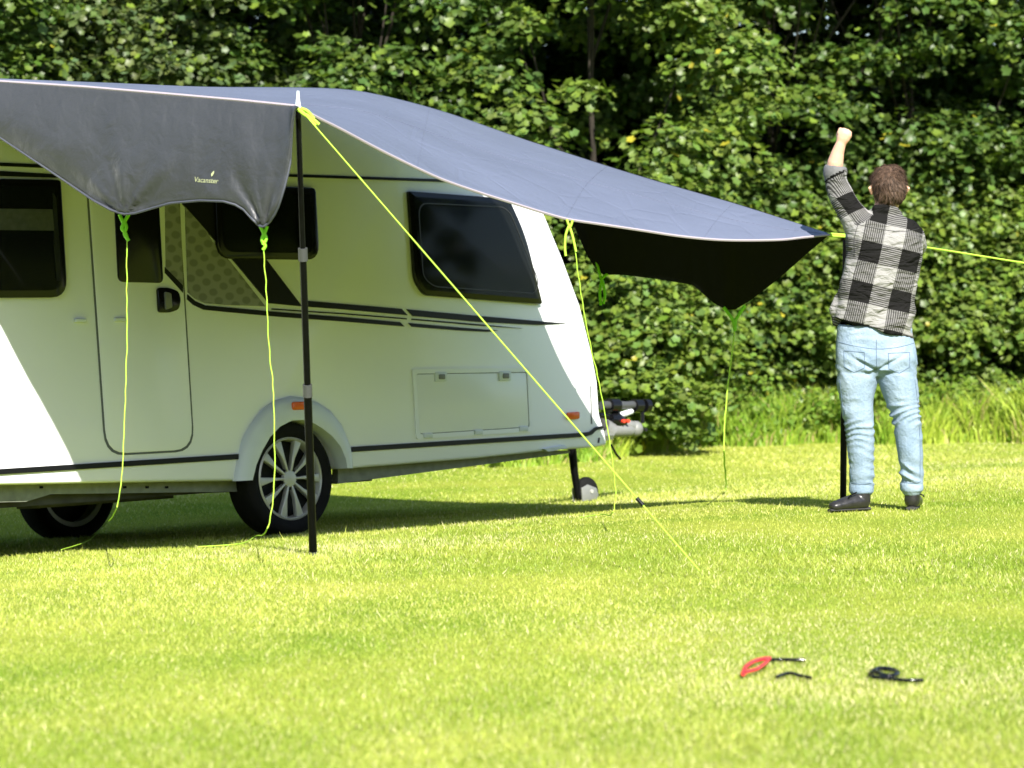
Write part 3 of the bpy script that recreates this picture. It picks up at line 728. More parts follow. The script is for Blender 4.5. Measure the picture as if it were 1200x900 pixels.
Back = [at(-150, 86, RL3.y), at(0, 92, roofpt(0).y), at(120, 96.5, roofpt(120).y), at(240, 101.5, roofpt(240).y), at(330, 102, roofpt(330).y), at(400, 104, 15.05), at(450, 112, 15.2), at(520, 130.5, 15.45), at(600, 158, 15.55), at(650, 174.5, 15.35), at(720, 197, 15.0), at(790, 218, 14.8), at(860, 238, 14.6), at(920, 257, 14.42), at(973, 274, 14.2)]
BackS = smooth_line(Back, 8)
def resample(P, n):
    d = [0]
    for i in range(len(P) - 1): d.append(d[-1] + (P[i + 1] - P[i]).length)
    out = []; j = 0
    for k in range(n + 1):
        t = d[-1] * k / n
        while j < len(P) - 2 and d[j + 1] < t: j += 1
        f = (t - d[j]) / max(1e-9, d[j + 1] - d[j]); out.append(P[j].lerp(P[j + 1], max(0, min(1, f))))
    return out
NT, NV = 90, 36
e = resample(E1, NT); bk = resample(BackS, NT)
grid = []
for i in range(NT + 1):
    row = []
    t = i / NT; q_ = (t ** .38) * NT; k_ = min(int(q_), NT - 1); bp_ = bk[k_].lerp(bk[k_ + 1], q_ - k_)
    for j in range(NV + 1):
        v = j / NV; p = e[i].lerp(bp_, v)
        sag = .035 * math.sin(math.pi * v) * math.sin(math.pi * min(1, t * 1.0)) 
        w = noise.noise(Vector((p.x * 1.3, p.y * 1.3, 0))) * .012 * math.sin(math.pi * v)
        p = p + Vector((0, 0, sag + w)); row.append(lc(p))
    grid.append(row)
def grid_obj(name, g, mats, parent, thick=.003):
    n, m_ = len(g), len(g[0]); V = [p for r_ in g for p in r_]
    F_ = [(i * m_ + j, (i + 1) * m_ + j, (i + 1) * m_ + j + 1, i * m_ + j + 1) for i in range(n - 1) for j in range(m_ - 1)]
    o = mesh_obj(name, V, F_, mats, parent, True)
    bmx = bmesh.new(); bmx.from_mesh(o.data); bmesh.ops.remove_doubles(bmx, verts=bmx.verts, dist=1e-4); bmx.to_mesh(o.data); bmx.free()
    return o
roofp = grid_obj('roof_panel', grid, [M_tarp, M_tarpin], can)
s = roofp.modifiers.new('cloth', 'SOLIDIFY'); s.thickness = .004; s.offset = -1; s.material_offset = 1
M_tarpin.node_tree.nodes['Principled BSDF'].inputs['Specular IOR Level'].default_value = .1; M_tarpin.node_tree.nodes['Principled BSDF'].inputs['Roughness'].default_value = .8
# which way do the faces look? make them look up
me = roofp.data
if sum(p.normal.z for p in me.polygons) < 0: me.flip_normals()
# left hanging flap
L1top = [(-150, 86), (0, 95.5), (100, 102), (200, 110.5), (280, 117.5), (349, 124.5)]
F1bot = [(-150, 88), (-100, 112), (-50, 137), (0, 161), (30, 181), (60, 201), (85, 218), (110, 235), (130, 246), (145, 251), (158, 250), (175, 245), (200, 238), (235, 235), (262, 236), (276, 240), (286, 246), (296, 257), (303, 264), (309, 266), (316, 260), (322, 251), (327, 240), (334, 217), (339.5, 195), (341.5, 178), (341, 160), (343, 140), (346, 128), (349, 125)]
xs_ = []; x = -150.0
while x < 344: xs_.append(x); x += 4 if x < 250 else 2
xs_ += [344, 345, 346, 347, 348, 349]
g = []
C1, C2 = (145, 251), (309, 266)
for x in xs_:
    yt = interp(L1top, x)[0]; yb = interp(F1bot, x)[0]; row = []
    Yp = plan_line(x, A3, RL3)
    for j in range(29):
        v = j / 28; y = yt * (1 - v) + yb * v
        off = .0
        for (cx_, cy_), ph in ((C1, 0), (C2, 1.3)):
            dx, dy = x - cx_, y - cy_; r_ = math.hypot(dx, dy); an = math.atan2(dy, dx)
            off += (.018 * math.sin(an * 9 + ph) + .012 * math.sin(an * 17 + 3 * ph + 1)) * math.exp(-r_ / 48) * min(1, r_ / 12)
        off += .05 * noise.noise(Vector((x * .012, y * .012, 1.7))) * v + .012 * noise.noise(Vector((x * .05, y * .02, 4))) * v
        off += -.10 * math.sin(math.pi * v * .7)
        row.append(lc(at(x, y, Yp + off)))
    g.append(row)
flapL = grid_obj('side_flap', g, [M_tarp_shade, M_tarp_shade], can); flapL['label'] = 'canopy flap, shade painted into its grey, hanging over the caravan door with printed lettering'
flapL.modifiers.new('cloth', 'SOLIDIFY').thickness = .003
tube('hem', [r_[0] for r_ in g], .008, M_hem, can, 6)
tube('hem', [r_[-1] + Vector((0, -.002, 0)) for r_ in g], .006, M_hemd, can, 6)
# right hanging flap, seen from inside
Rtop = [(600, 158, 15.55), (650, 174.5, 15.35), (720, 197, 15.0), (790, 218, 14.8), (860, 238, 14.6), (920, 257, 14.42), (973, 274.5, 14.2)]
Kpx = [(600, 160, 15.55), (640, 215, 15.5), (660, 243, 15.45), (672, 263, 15.5), (688, 300, 15.55), (698, 315, 15.6), (706, 322, 15.6), (730, 322, 15.5), (770, 327, 15.35), (812, 334, 15.2), (822, 343, 15.15), (838, 356, 15.05), (852, 363, 15.0), (862, 363, 15.0), (880, 352, 14.9), (910, 328, 14.7), (940, 302, 14.45), (962, 284, 14.27), (973, 275, 14.2)]
rt = resample(smooth_line([at(*p) for p in Rtop], 8), 110)
kk = smooth_line([at(*p) for p in Kpx], 6)
g2 = []
for k in range(111):
    # match columns by image x
    q = rt[k]; px = 600 + FPX * q.x / q.y
    yk = None
    a_, b_ = interp([(p[0], p[1], p[2]) for p in Kpx], px)
    bot = at(px, a_, b_); row = []
    for j in range(21):
        v = j / 20; p = q.lerp(bot, v)
        fold = .04 * math.exp(-((px - (818 + 22 * v)) / 13) ** 2) * v + .03 * math.sin(px * .06) * v
        p = p + Vector((0, fold, 0)); row.append(lc(p))
    g2.append(row)
flapR = grid_obj('side_flap', g2, [M_tarpin, M_tarp], can); flapR['label'] = 'black inner side of the flap hanging towards the hedge'
sd = flapR.modifiers.new('cloth', 'SOLIDIFY'); sd.thickness = .003; sd.material_offset = 1
if sum(p.normal.y for p in flapR.data.polygons) > 0: flapR.data.flip_normals()
sd.offset = -1
tube('hem', [lc(p + Vector((0, 0, -.003))) for p in E1], .007, M_hem, can, 6)
# eyelet webbing loops at the corners
def webbing(px, py, Y, ends, r=.010, w=M_limed):
    bm = bmesh.new()
    for e_ in ends:
        tube_bm(bm, smooth_line([lc(at(a, b, Y)) for a, b in e_], 4), r * .72, 7)
    return shade_auto(bm_obj('tie_loop', bm, w, can), 60)
webbing(145, 252, 12.1, [[(140, 251), (143, 258), (145, 262)], [(151, 251), (147, 258), (145, 262)], [(145, 262), (143, 268), (147, 273), (149, 279)], [(145, 258), (148, 266), (146, 274), (151, 282)]], .012)
webbing(309, 266, 11.6, [[(305, 265), (308, 271), (309, 275)], [(313, 265), (311, 271), (309, 275)], [(309, 275), (307, 282), (311, 288), (308, 293)], [(309, 272), (312, 280), (308, 287)]], .011)
webbing(667, 257, 12.72, [[(664, 257), (668, 266), (671, 258)], [(667, 264), (663, 275), (662, 290), (663, 300)], [(667, 264), (671, 277), (675, 295)]], .009, M_lime)
webbing(705, 322, 15.55, [[(699, 307), (703, 322), (705, 330)], [(719, 318), (710, 322), (704, 328)], [(705, 328), (703, 342), (704, 358)], [(706, 328), (709, 345), (707, 356)]], .012)
webbing(860, 368, 15.0, [[(848, 360), (857, 372), (860, 378)], [(873, 358), (865, 370), (860, 378)], [(859, 374), (861, 385)], [(862, 374), (861, 388)]], .014)
webbing(980, 275, 14.2, [[(970, 274), (978, 274.5), (990, 275.5), (1000, 277)], [(970, 276), (985, 277), (1000, 277.5)]], .011, M_lime)
webbing(352, 128, 11.45, [[(347, 126), (353, 130), (358, 135)], [(350, 129), (356, 134), (362, 138), (370, 147)], [(358, 134), (366, 139), (374, 146)], [(352, 127), (360, 130), (368, 139)]], .011, M_lime)
# seams on the roof panel
for v in (.5,):
    j = int(NV * v)
    tube('seam', [grid[i][j] + Vector((0, 0, .001)) for i in range(2, NT - 1)], .0012, M_tarp, can, 5)
for i in (20, 45, 68):
    tube('seam', [grid[i][j] + Vector((0, 0, .001)) for j in range(0, NV + 1)], .0012, M_tarp, can, 5)
# printed lettering on the left flap
def flap_pt(px, py):
    Yp = plan_line(px, A3, RL3); yt = interp(L1top, px)[0]; yb = interp(F1bot, px)[0]; v = (py - yt) / (yb - yt); off = .0
    for (cx_, cy_), ph in ((C1, 0), (C2, 1.3)):
        dx, dy = px - cx_, py - cy_; r_ = math.hypot(dx, dy); an = math.atan2(dy, dx); off += (.018 * math.sin(an * 9 + ph) + .012 * math.sin(an * 17 + 3 * ph + 1)) * math.exp(-r_ / 48) * min(1, r_ / 12)
    off += .05 * noise.noise(Vector((px * .012, py * .012, 1.7))) * v + .012 * noise.noise(Vector((px * .05, py * .02, 4))) * v - .10 * math.sin(math.pi * v * .7)
    return at(px, py, Yp + off - .008)
fc = bpy.data.curves.new('lettering', 'FONT'); fc.body = 'Vacanster'; fc.size = 1; fc.shear = .25; fc.extrude = 0
to = bpy.data.objects.new('lettering', fc); C.objects.link(to)
bpy.context.view_layer.update()
tm = bpy.data.meshes.new_from_object(to.evaluated_get(bpy.context.evaluated_depsgraph_get())); bpy.data.objects.remove(to)
mxx = max(v.co.x for v in tm.vertices); 
for v in tm.vertices:
    x_, y_ = v.co.x / mxx, v.co.y
    v.co = lc(flap_pt(227 + 29 * x_, 213 - 8.5 * y_ + 2 * x_))
link('lettering', tm, M_print, flapL)
bm = bmesh.new()
lf = [(247.5, 207), (247.3, 203.5), (249.5, 201), (251, 200), (250.8, 203), (249, 206)]
bm.faces.new([bm.verts.new(lc(flap_pt(a, b))) for a, b in lf]); bm_obj('leaf_emblem', bm, M_print, flapL)

# ------------------------------------------------------------------ canopy poles
def pole(name, foot, top, label, collars, tip=True):
    root = empty(name, foot, label, 'tent pole', 'black telescopic poles holding up the canopy')
    d = top - foot
    def q(t): return d * t
    cuts = [0] + collars + [1]
    for i in range(len(cuts) - 1):
        tube('pole_section', [q(cuts[i]), q(cuts[i + 1])], .0185 - .0032 * i, M_pole, root, 16)
    for c_ in collars: tube('clamp_collar', [q(c_ - .016), q(c_ + .012)], .021, M_collar, root, 16)
    tube('foot_cap', [q(-.004), q(.01)], .021, M_collar, root, 14)
    if tip:
        tube('tip_spike', [q(1), q(1.0) + Vector((0, 0, .02)), q(1) + Vector((0, 0, .055)), q(1) + Vector((0, 0, .085))], [.019, .013, .008, .006], M_plast, root, 12)
    return root
fa = ground_at(367, 651); 
pole('canopy_pole', fa, A3 + Vector((.0, .01, -.02)), 'black telescopic pole with grey collars in front of the caravan wheel', [.385, .69])
fb = ground_at(988, 588); pole('canopy_pole', fb, Vector((fb.x, fb.y - .05, B3.z - .02)), 'black pole standing behind the left leg of the man', [.5], tip=False)

# ------------------------------------------------------------------ cords
def cord(label, pts, r=.0029, m_=M_lime, group='loose lime cords hanging from the canopy', name='guy_rope', wob=.004):
    P = smooth_line(pts, 10); o = P[0].copy(); rr = random.Random(len(label))
    Q = [p - o + Vector((wob * noise.noise(Vector((p.z * 9, i * .3, 0))), 0, 0)) * (1 if 0 < i < len(P) - 1 else 0) for i, p in enumerate(P)]
    ob = tube(name, Q, r, m_, None, 6); ob.location = o; tag(ob, label, 'rope', group); return ob
def gpt(px, py, up=.012):
    p = ground_at(px, py); p.z += up + .022; return p
e1 = gpt(820, 679)
g1 = cord('taut lime guy rope slanting from the front pole top down to the lawn', [at(353, 129, 11.46), at(353, 129, 11.46).lerp(e1, .5), e1], wob=0, r=.0035)
p = at(353, 129, 11.46).lerp(e1, (754 - 353) / (820 - 353.))
tn = tube('rope_tensioner', [-(e1 - p).normalized() * .02, (e1 - p).normalized() * .02], .009, M_black, None, 8); tn.location = p; tag(tn, 'small black plastic tensioner on the slanting guy rope', 'tensioner')
cord('loose lime cord dangling from the left flap corner in front of the caravan door', [at(149, 279, 12.1), at(148.5, 340, 12.08), at(149, 400, 12.02), at(147, 460, 11.95), at(144.5, 530, 11.85), at(141, 572, 11.8), at(134, 602, 11.75), gpt(121, 630, .05), gpt(104, 642, .02), gpt(72, 654, .02)])
cord('loose lime cord dangling from the flap corner beside the front pole', [at(309, 292, 11.6), at(312, 340, 11.6), at(315, 400, 11.58), at(319.5, 450, 11.55), at(321.5, 500, 11.5), at(321.5, 560, 11.48), at(318.5, 598, 11.45), at(310, 625, 11.42), gpt(300, 640, .03), gpt(282, 647, .02), gpt(232, 651, .02)])
cord('loose lime cord dangling from the canopy edge in front of the caravan nose', [at(674, 292, 12.72), at(681, 345, 12.74), at(690, 395, 12.76), at(700, 440, 12.78), at(708, 480, 12.8), at(715, 520, 12.8), at(720, 560, 12.8), at(721, 588, 12.8), at(716, 603, 12.8), gpt(705, 612, .02), gpt(680, 616, .02)])
cord('loose lime cord dangling from the far canopy corner over the long grass', [at(861, 385, 15.0), at(857, 420, 15.0), at(852, 460, 15.0), at(849, 500, 15.0), at(849, 540, 15.0), gpt(851, 578, .03), gpt(849, 582, .02)], r=.005)
cord('taut lime guy rope running from the canopy tip behind the man to the right', [at(1000, 277, 14.2), at(1100, 292, 14.15), at(1200, 308, 14.1), at(1500, 355, 13.9), at(2050, 441, 13.6)], wob=0, r=.0052, group=None)

# ------------------------------------------------------------------ pegs on the grass
def peg_obj(px, py): 
    return gpt(px, py, .0)
def pegline(pts, r, o, m_, par, name, up):
    P = [gpt(a, b, up - .031) - o for a, b in pts]; return tube(name, smooth_line(P, 5), r, m_, par, 8)
o1 = gpt(890, 792, 0); t1 = empty('tent_peg', o1, 'tent peg with red plastic hook lying in the lawn', 'tent peg', 'tent pegs dropped on the lawn')
pegline([(871, 797), (873, 790), (882, 783), (894, 779.5), (902, 779)], .007, o1, M_red, t1, 'hook', .028)
pegline([(873, 796), (880, 794), (888, 791.5), (897, 785), (902, 779)], .006, o1, M_red, t1, 'hook_strap', .03)
pegline([(902, 779), (915, 778.5), (930, 779), (943, 779)], .006, o1, M_black, t1, 'shaft', .024)
o2 = gpt(930, 800, 0); t2 = empty('tent_peg', o2, 'small black arched peg lying below the red hook in the lawn', 'tent peg', 'tent pegs dropped on the lawn')
pegline([(910, 800), (918, 797), (927, 795.5), (936, 798), (950, 801)], .006, o2, M_black, t2, 'shaft', .026)
o3 = gpt(1048, 800, 0); t3 = empty('tent_peg', o3, 'black peg with an oval loop lying on the right of the lawn', 'tent peg', 'tent pegs dropped on the lawn')
pegline([(1020, 797), (1024, 792), (1034, 790), (1048, 792), (1052, 796), (1044, 799), (1034, 797.5), (1026, 793)], .008, o3, M_black, t3, 'loop', .026)
pegline([(1022, 799), (1040, 801), (1060, 803), (1082, 803)], .006, o3, M_black, t3, 'shaft', .024)

# ------------------------------------------------------------------ the man
YM = 13.85
man = empty('person', at(1035, 592, YM), 'man in checked shirt and pale blue jeans seen from behind raising his left fist', 'person')
mo = man.location.copy()
def mp_(px, py, dy=0.0): return at(px, py, YM + dy) - mo
PXM = FPX / YM
def limb(bm, pts, rad, seg=16):
    """closed rounded tube"""
    P = [Vector(p) for p in pts]; n = len(P)
    rr = [r_ if isinstance(r_, tuple) else (r_, r_) for r_ in rad]
    d0 = (P[0] - P[1]).normalized(); d1 = (P[-1] - P[-2]).normalized()
    k0 = min(rr[0]) ; k1 = min(rr[-1])
    PP = [P[0] + d0 * k0 * .9, P[0] + d0 * k0 * .6] + P + [P[-1] + d1 * k1 * .6, P[-1] + d1 * k1 * .9]
    RR = [(rr[0][0] * .4, rr[0][1] * .4), (rr[0][0] * .8, rr[0][1] * .8)] + rr + [(rr[-1][0] * .8, rr[-1][1] * .8), (rr[-1][0] * .4, rr[-1][1] * .4)]
    tube_bm(bm, PP, RR, seg)
def loft(bm, rings, seg=28):
    """rings: (centre, half width x, half depth y, tilt dz per x)"""
    RR = []
    for c_, hw, hd, tl, pw in rings:
        ring_ = []
        for k in range(seg):
            a = 2 * math.pi * k / seg; ca, sa = math.cos(a), math.sin(a)
            x = hw * math.copysign(abs(ca) ** pw, ca); y = hd * math.copysign(abs(sa) ** pw, sa)
            ring_.append(bm.verts.new(Vector(c_) + Vector((x, y, tl * x))))
        RR.append(ring_)
    for i in range(len(RR) - 1):
        for k in range(seg): bm.faces.new((RR[i][k], RR[i][(k + 1) % seg], RR[i + 1][(k + 1) % seg], RR[i + 1][k]))
    bm.faces.new(RR[0][::-1]); bm.faces.new(RR[-1])
def remesh(bm, vox, smooth_it=4):
    bmesh.ops.recalc_face_normals(bm, faces=bm.faces)
    me = bpy.data.meshes.new('tmp'); bm.to_mesh(me); bm.free(); o = bpy.data.objects.new('tmp', me); C.objects.link(o)
    m_ = o.modifiers.new('r', 'REMESH'); m_.mode = 'VOXEL'; m_.voxel_size = vox
    if smooth_it:
        s_ = o.modifiers.new('s', 'SMOOTH'); s_.factor = .5; s_.iterations = smooth_it
    bpy.context.view_layer.update()
    out = bpy.data.meshes.new_from_object(o.evaluated_get(bpy.context.evaluated_depsgraph_get()))
    bpy.data.objects.remove(o); return out
M_skin = mat('skin', (.62, .36, .25), .5, var=.06, vscale=20)
b = M_skin.node_tree.nodes['Principled BSDF']; b.inputs['Subsurface Weight'].default_value = .12; b.inputs['Subsurface Radius'].default_value = (.02, .008, .004)
# body: one continuous surface (head, neck, trunk, arms with hands, legs, feet inside the clothes)
bm = bmesh.new()
hc = mp_(1041, 221, .02)
loft(bm, [(hc + Vector((0, .02, -.125)), .035, .04, 0, 1), (hc + Vector((0, .025, -.10)), .055, .075, 0, 1), (hc + Vector((0, .01, -.05)), .072, .092, 0, 1), (hc + Vector((0, 0, .0)), .078, .1, 0, 1), (hc + Vector((0, 0, .05)), .074, .096, 0, 1), (hc + Vector((0, 0, .09)), .05, .068, 0, 1), (hc + Vector((0, 0, .112)), .02, .03, 0, 1)])
# face on the far side: brow, nose, mouth, chin
limb(bm, [hc + Vector((-.008, .09, .02)), hc + Vector((-.012, .112, -.02)), hc + Vector((-.012, .118, -.035))], [.008, .012, .014], 10)
limb(bm, [hc + Vector((-.03, .092, -.07)), hc + Vector((.012, .092, -.07))], [.008, .008], 8)
limb(bm, [hc + Vector((-.012, .075, -.11)), hc + Vector((-.01, .085, -.115))], [.022, .018], 10)
for sx in (-1, 1):
    limb(bm, [hc + Vector((sx * .028, .09, .02)), hc + Vector((sx * .03, .092, .02))], [.012, .010], 8)
    limb(bm, [hc + Vector((sx * .08, .0 - .02 * (sx < 0), .012)), hc + Vector((sx * .098, -.012 - .02 * (sx < 0), .0)), hc + Vector((sx * .086, .0 - .02 * (sx < 0), -.028))], [(.008, .016), (.009, .018), (.007, .011)], 10)
limb(bm, [mp_(1036, 262, .0), mp_(1035, 250, .01), mp_(1038, 236, .015)], [.065, .056, .055])
limb(bm, [mp_(1036, 275), mp_(1030, 320), mp_(1026, 370), mp_(1028, 410)], [(.15, .09), (.13, .08), (.12, .08), (.14, .09)], 20)
# raised left arm
limb(bm, [mp_(1012, 268), mp_(990, 238, .03), mp_(978, 213, .05)], [.05, .045, .042])
limb(bm, [mp_(978, 213, .05), mp_(977, 202, .045), mp_(979, 190, .03), mp_(982, 178, .02), mp_(985.5, 168, .01)], [.043, .044, .042, .033, .027])
# fist: palm, four curled fingers of unequal length, thumb folded across
pal = mp_(990, 158.5, .0)
limb(bm, [mp_(985.5, 168, .01), mp_(988, 162, .005), mp_(990.5, 156, .0)], [(.027, .024), (.036, .027), (.038, .026)], 14)
fist_dir = Vector((.35, -.1, .93)).normalized(); side = Vector((.93, .1, -.35)).normalized(); out_ = Vector((0, -1, 0))
kn = mp_(990.5, 152.5, 0)
for i, (w_, ln) in enumerate(((-.026, .9), (-.008, 1.0), (.010, .96), (.027, .82))):
    b0 = kn + side * w_ * .95 - fist_dir * (.010 + .004 * abs(i - 1))
    limb(bm, [b0 - fist_dir * .012, b0 + fist_dir * .012 + Vector((0, .012, 0)), b0 + fist_dir * .010 * ln + Vector((0, .034 * ln, 0)), b0 - fist_dir * .018 * ln + Vector((0, .042 * ln, 0)), b0 - fist_dir * .03 * ln + Vector((0, .028, 0))], [.0105, .0105, .0098, .009, .0085], 10)
limb(bm, [mp_(992, 163, .005), mp_(995.5, 160, .012), mp_(996, 155.5, .024), mp_(993, 153, .04)], [.015, .0125, .011, .010], 10)
# right arm reaching forward to the canopy tip
limb(bm, [mp_(1066, 270), mp_(1073, 283, .14), mp_(1070, 290, .26)], [.05, .046, .042])
limb(bm, [mp_(1070, 290, .26), mp_(1040, 285, .36), mp_(1012, 279, .37)], [.042, .036, .026])
limb(bm, [mp_(1012, 279, .37), mp_(1006, 277.5, .37), mp_(1001, 276, .365)], [(.024, .02), (.036, .022), (.034, .022)], 12)
for i in range(4):
    b0 = mp_(1000, 271.5 + i * 3.6, .365)
    limb(bm, [b0 + Vector((.01, .0, 0)), b0 + Vector((-.02, -.012, 0)), b0 + Vector((-.026, -.034, 0)), b0 + Vector((-.008, -.042, 0))], [.0095, .0092, .0085, .008], 8)
limb(bm, [mp_(1007, 271, .36), mp_(1000, 268, .345), mp_(994, 270, .335)], [.012, .011, .009], 8)
# legs and feet
LL = [mp_(1006, 408, 0), mp_(1004, 450, 0), mp_(1006, 500, .0), mp_(1009, 540, .01), mp_(1010, 578, .02)]
RL_ = [mp_(1051, 410, 0), mp_(1054, 450, 0), mp_(1063, 500, .0), mp_(1067, 540, .01), mp_(1068, 576, .02)]
for Lg in (LL, RL_): limb(bm, Lg, [.085, .08, .055, .05, .036])
limb(bm, [mp_(1010, 580, .02), mp_(1008, 587, .01), mp_(985, 590, -.03)], [.036, .034, .026])
limb(bm, [mp_(1068, 580, .02), mp_(1069, 585, .06), mp_(1068, 587, .16)], [.036, .034, .026])
bme = remesh(bm, .0042, 1)
link('body', bme, M_skin, man, True)

# shirt
bm = bmesh.new()
def cpx(px): return px / PXM
rg = [(mp_(1038, 244, .01), cpx(13), .05, -.05, 1), (mp_(1038, 250, .01), cpx(19), .062, -.1, 1), (mp_(1037, 257, .0), cpx(31), .085, -.12, .9), (mp_(1037, 264, 0), cpx(41), .105, -.14, .85),
      (mp_(1037, 277, 0), cpx(44.5), .125, -.12, .85), (mp_(1036, 300, 0), cpx(44), .135, -.12, .85), (mp_(1031, 325, .0), cpx(43), .13, -.16, .85), (mp_(1026, 350, .0), cpx(44.5), .128, -.2, .87),
      (mp_(1024, 370, .0), cpx(47), .132, -.25, .9), (mp_(1024, 386, .0), cpx(49), .138, -.27, .9)]
loft(bm, rg, 40)
# raised sleeve with rolled cuff
limb(bm, [mp_(1016, 280), mp_(1003, 258, .01), mp_(990, 237, .03), mp_(981, 217, .045), mp_(979, 207, .05)], [.085, .076, .069, .061, .056], 22)
tube_bm(bm, [mp_(979.5, 208, .048), mp_(979, 204, .047), mp_(979, 198, .045), mp_(979.5, 194.5, .044)], [.056, .063, .062, .056], 22)
# right sleeve, upper arm forward
limb(bm, [mp_(1062, 272, 0), mp_(1068, 277, .05), mp_(1071, 287, .16), mp_(1069, 292, .27)], [.076, .074, .066, .058], 22)
limb(bm, [mp_(1069, 292, .27), mp_(1050, 289, .33)], [.056, .055], 18)
# collar and side bulge of loose cloth
tube_bm(bm, [mp_(1022, 251, -.01), mp_(1026, 245, -.04), mp_(1038, 243.5, -.062), mp_(1050, 246, -.045), mp_(1055, 252, -.005)], [(.012, .024)] * 5, 10)
limb(bm, [mp_(982, 350, .02), mp_(979, 362, .02), mp_(981, 374, .02)], [.03, .045, .04], 14)
sme = remesh(bm, .008, 5)
n = len(sme.vertices); co = np.zeros(n * 3, np.float32); sme.vertices.foreach_get('co', co); co = co.reshape(-1, 3)
no = np.zeros(n * 3, np.float32); sme.vertices.foreach_get('normal', no); no = no.reshape(-1, 3)
sh_a = np.array(mp_(1012, 272)); sh_b = np.array(mp_(979, 207, .05))
waist = np.array(mp_(1026, 355))
def seg_d(P, a, b):
    ab = b - a; t = np.clip(((P - a) @ ab) / (ab @ ab), 0, 1); return np.linalg.norm(P - (a + t[:, None] * ab), axis=1), t
disp = np.zeros(n)
zz = co[:, 2] - waist[2]
for i in range(n):
    x, y, z = co[i]
    q = Vector((x * 5 + z * 3.2, y * 5, z * 9 - x * 4))
    f = noise.noise(q) + .5 * noise.noise(q * 2.1)
    low = 1.0 if z - waist[2] < .1 else .45
    # diagonal pulls from the raised shoulder to the waist
    d_ = (x - z * .55) * 24
    disp[i] = .012 * f * low + .010 * math.sin(d_ + 2.5 * noise.noise(Vector((x * 3, z * 3, 0)))) * (low - .15)
co2 = co + no * disp[:, None]; sme.vertices.foreach_set('co', co2.reshape(-1))
# cloth coordinates: the weave turns with each sleeve
uv = sme.uv_layers.new(name='cloth')
nl = len(sme.loops); vi = np.zeros(nl, np.int32); sme.loops.foreach_get('vertex_index', vi)
fc_ = np.zeros(len(sme.polygons) * 3, np.float32); sme.polygons.foreach_get('center', fc_); fc_ = fc_.reshape(-1, 3)
lt = np.zeros(len(sme.polygons), np.int32); sme.polygons.foreach_get('loop_total', lt); lf_ = np.repeat(np.arange(len(lt)), lt)
dA, tA = seg_d(fc_, sh_a, sh_b)
ax = (sh_b - sh_a) / np.linalg.norm(sh_b - sh_a)
isarm = (dA < .1) & (((fc_ - sh_a) @ ax) > .035)
cuffc = np.array(mp_(979, 200, .046)); iscuff = isarm & (((fc_ - sh_b) @ ax) > .004)
P = co[vi]; uvv = np.zeros((nl, 2), np.float32)
th = R(13)
uvv[:, 0] = (P[:, 0] * math.cos(th) - P[:, 2] * math.sin(th)) + .6 * P[:, 1] * 0
uvv[:, 1] = (P[:, 0] * math.sin(th) + P[:, 2] * math.cos(th))
perp = np.array([ax[2], 0, -ax[0]])
la = isarm[lf_]
ua = (P - sh_a) @ perp; va = (P - sh_a) @ ax
uvv[la, 0] = ua[la] + .5 * (P[la, 1] - sh_a[1]) + .046; uvv[la, 1] = va[la] + .05
lcf = iscuff[lf_]; uvv[lcf, 0] = .045 + .02 * ua[lcf]; uvv[lcf, 1] = .07 + .25 * va[lcf]
uv.data.foreach_set('uv', uvv.reshape(-1))
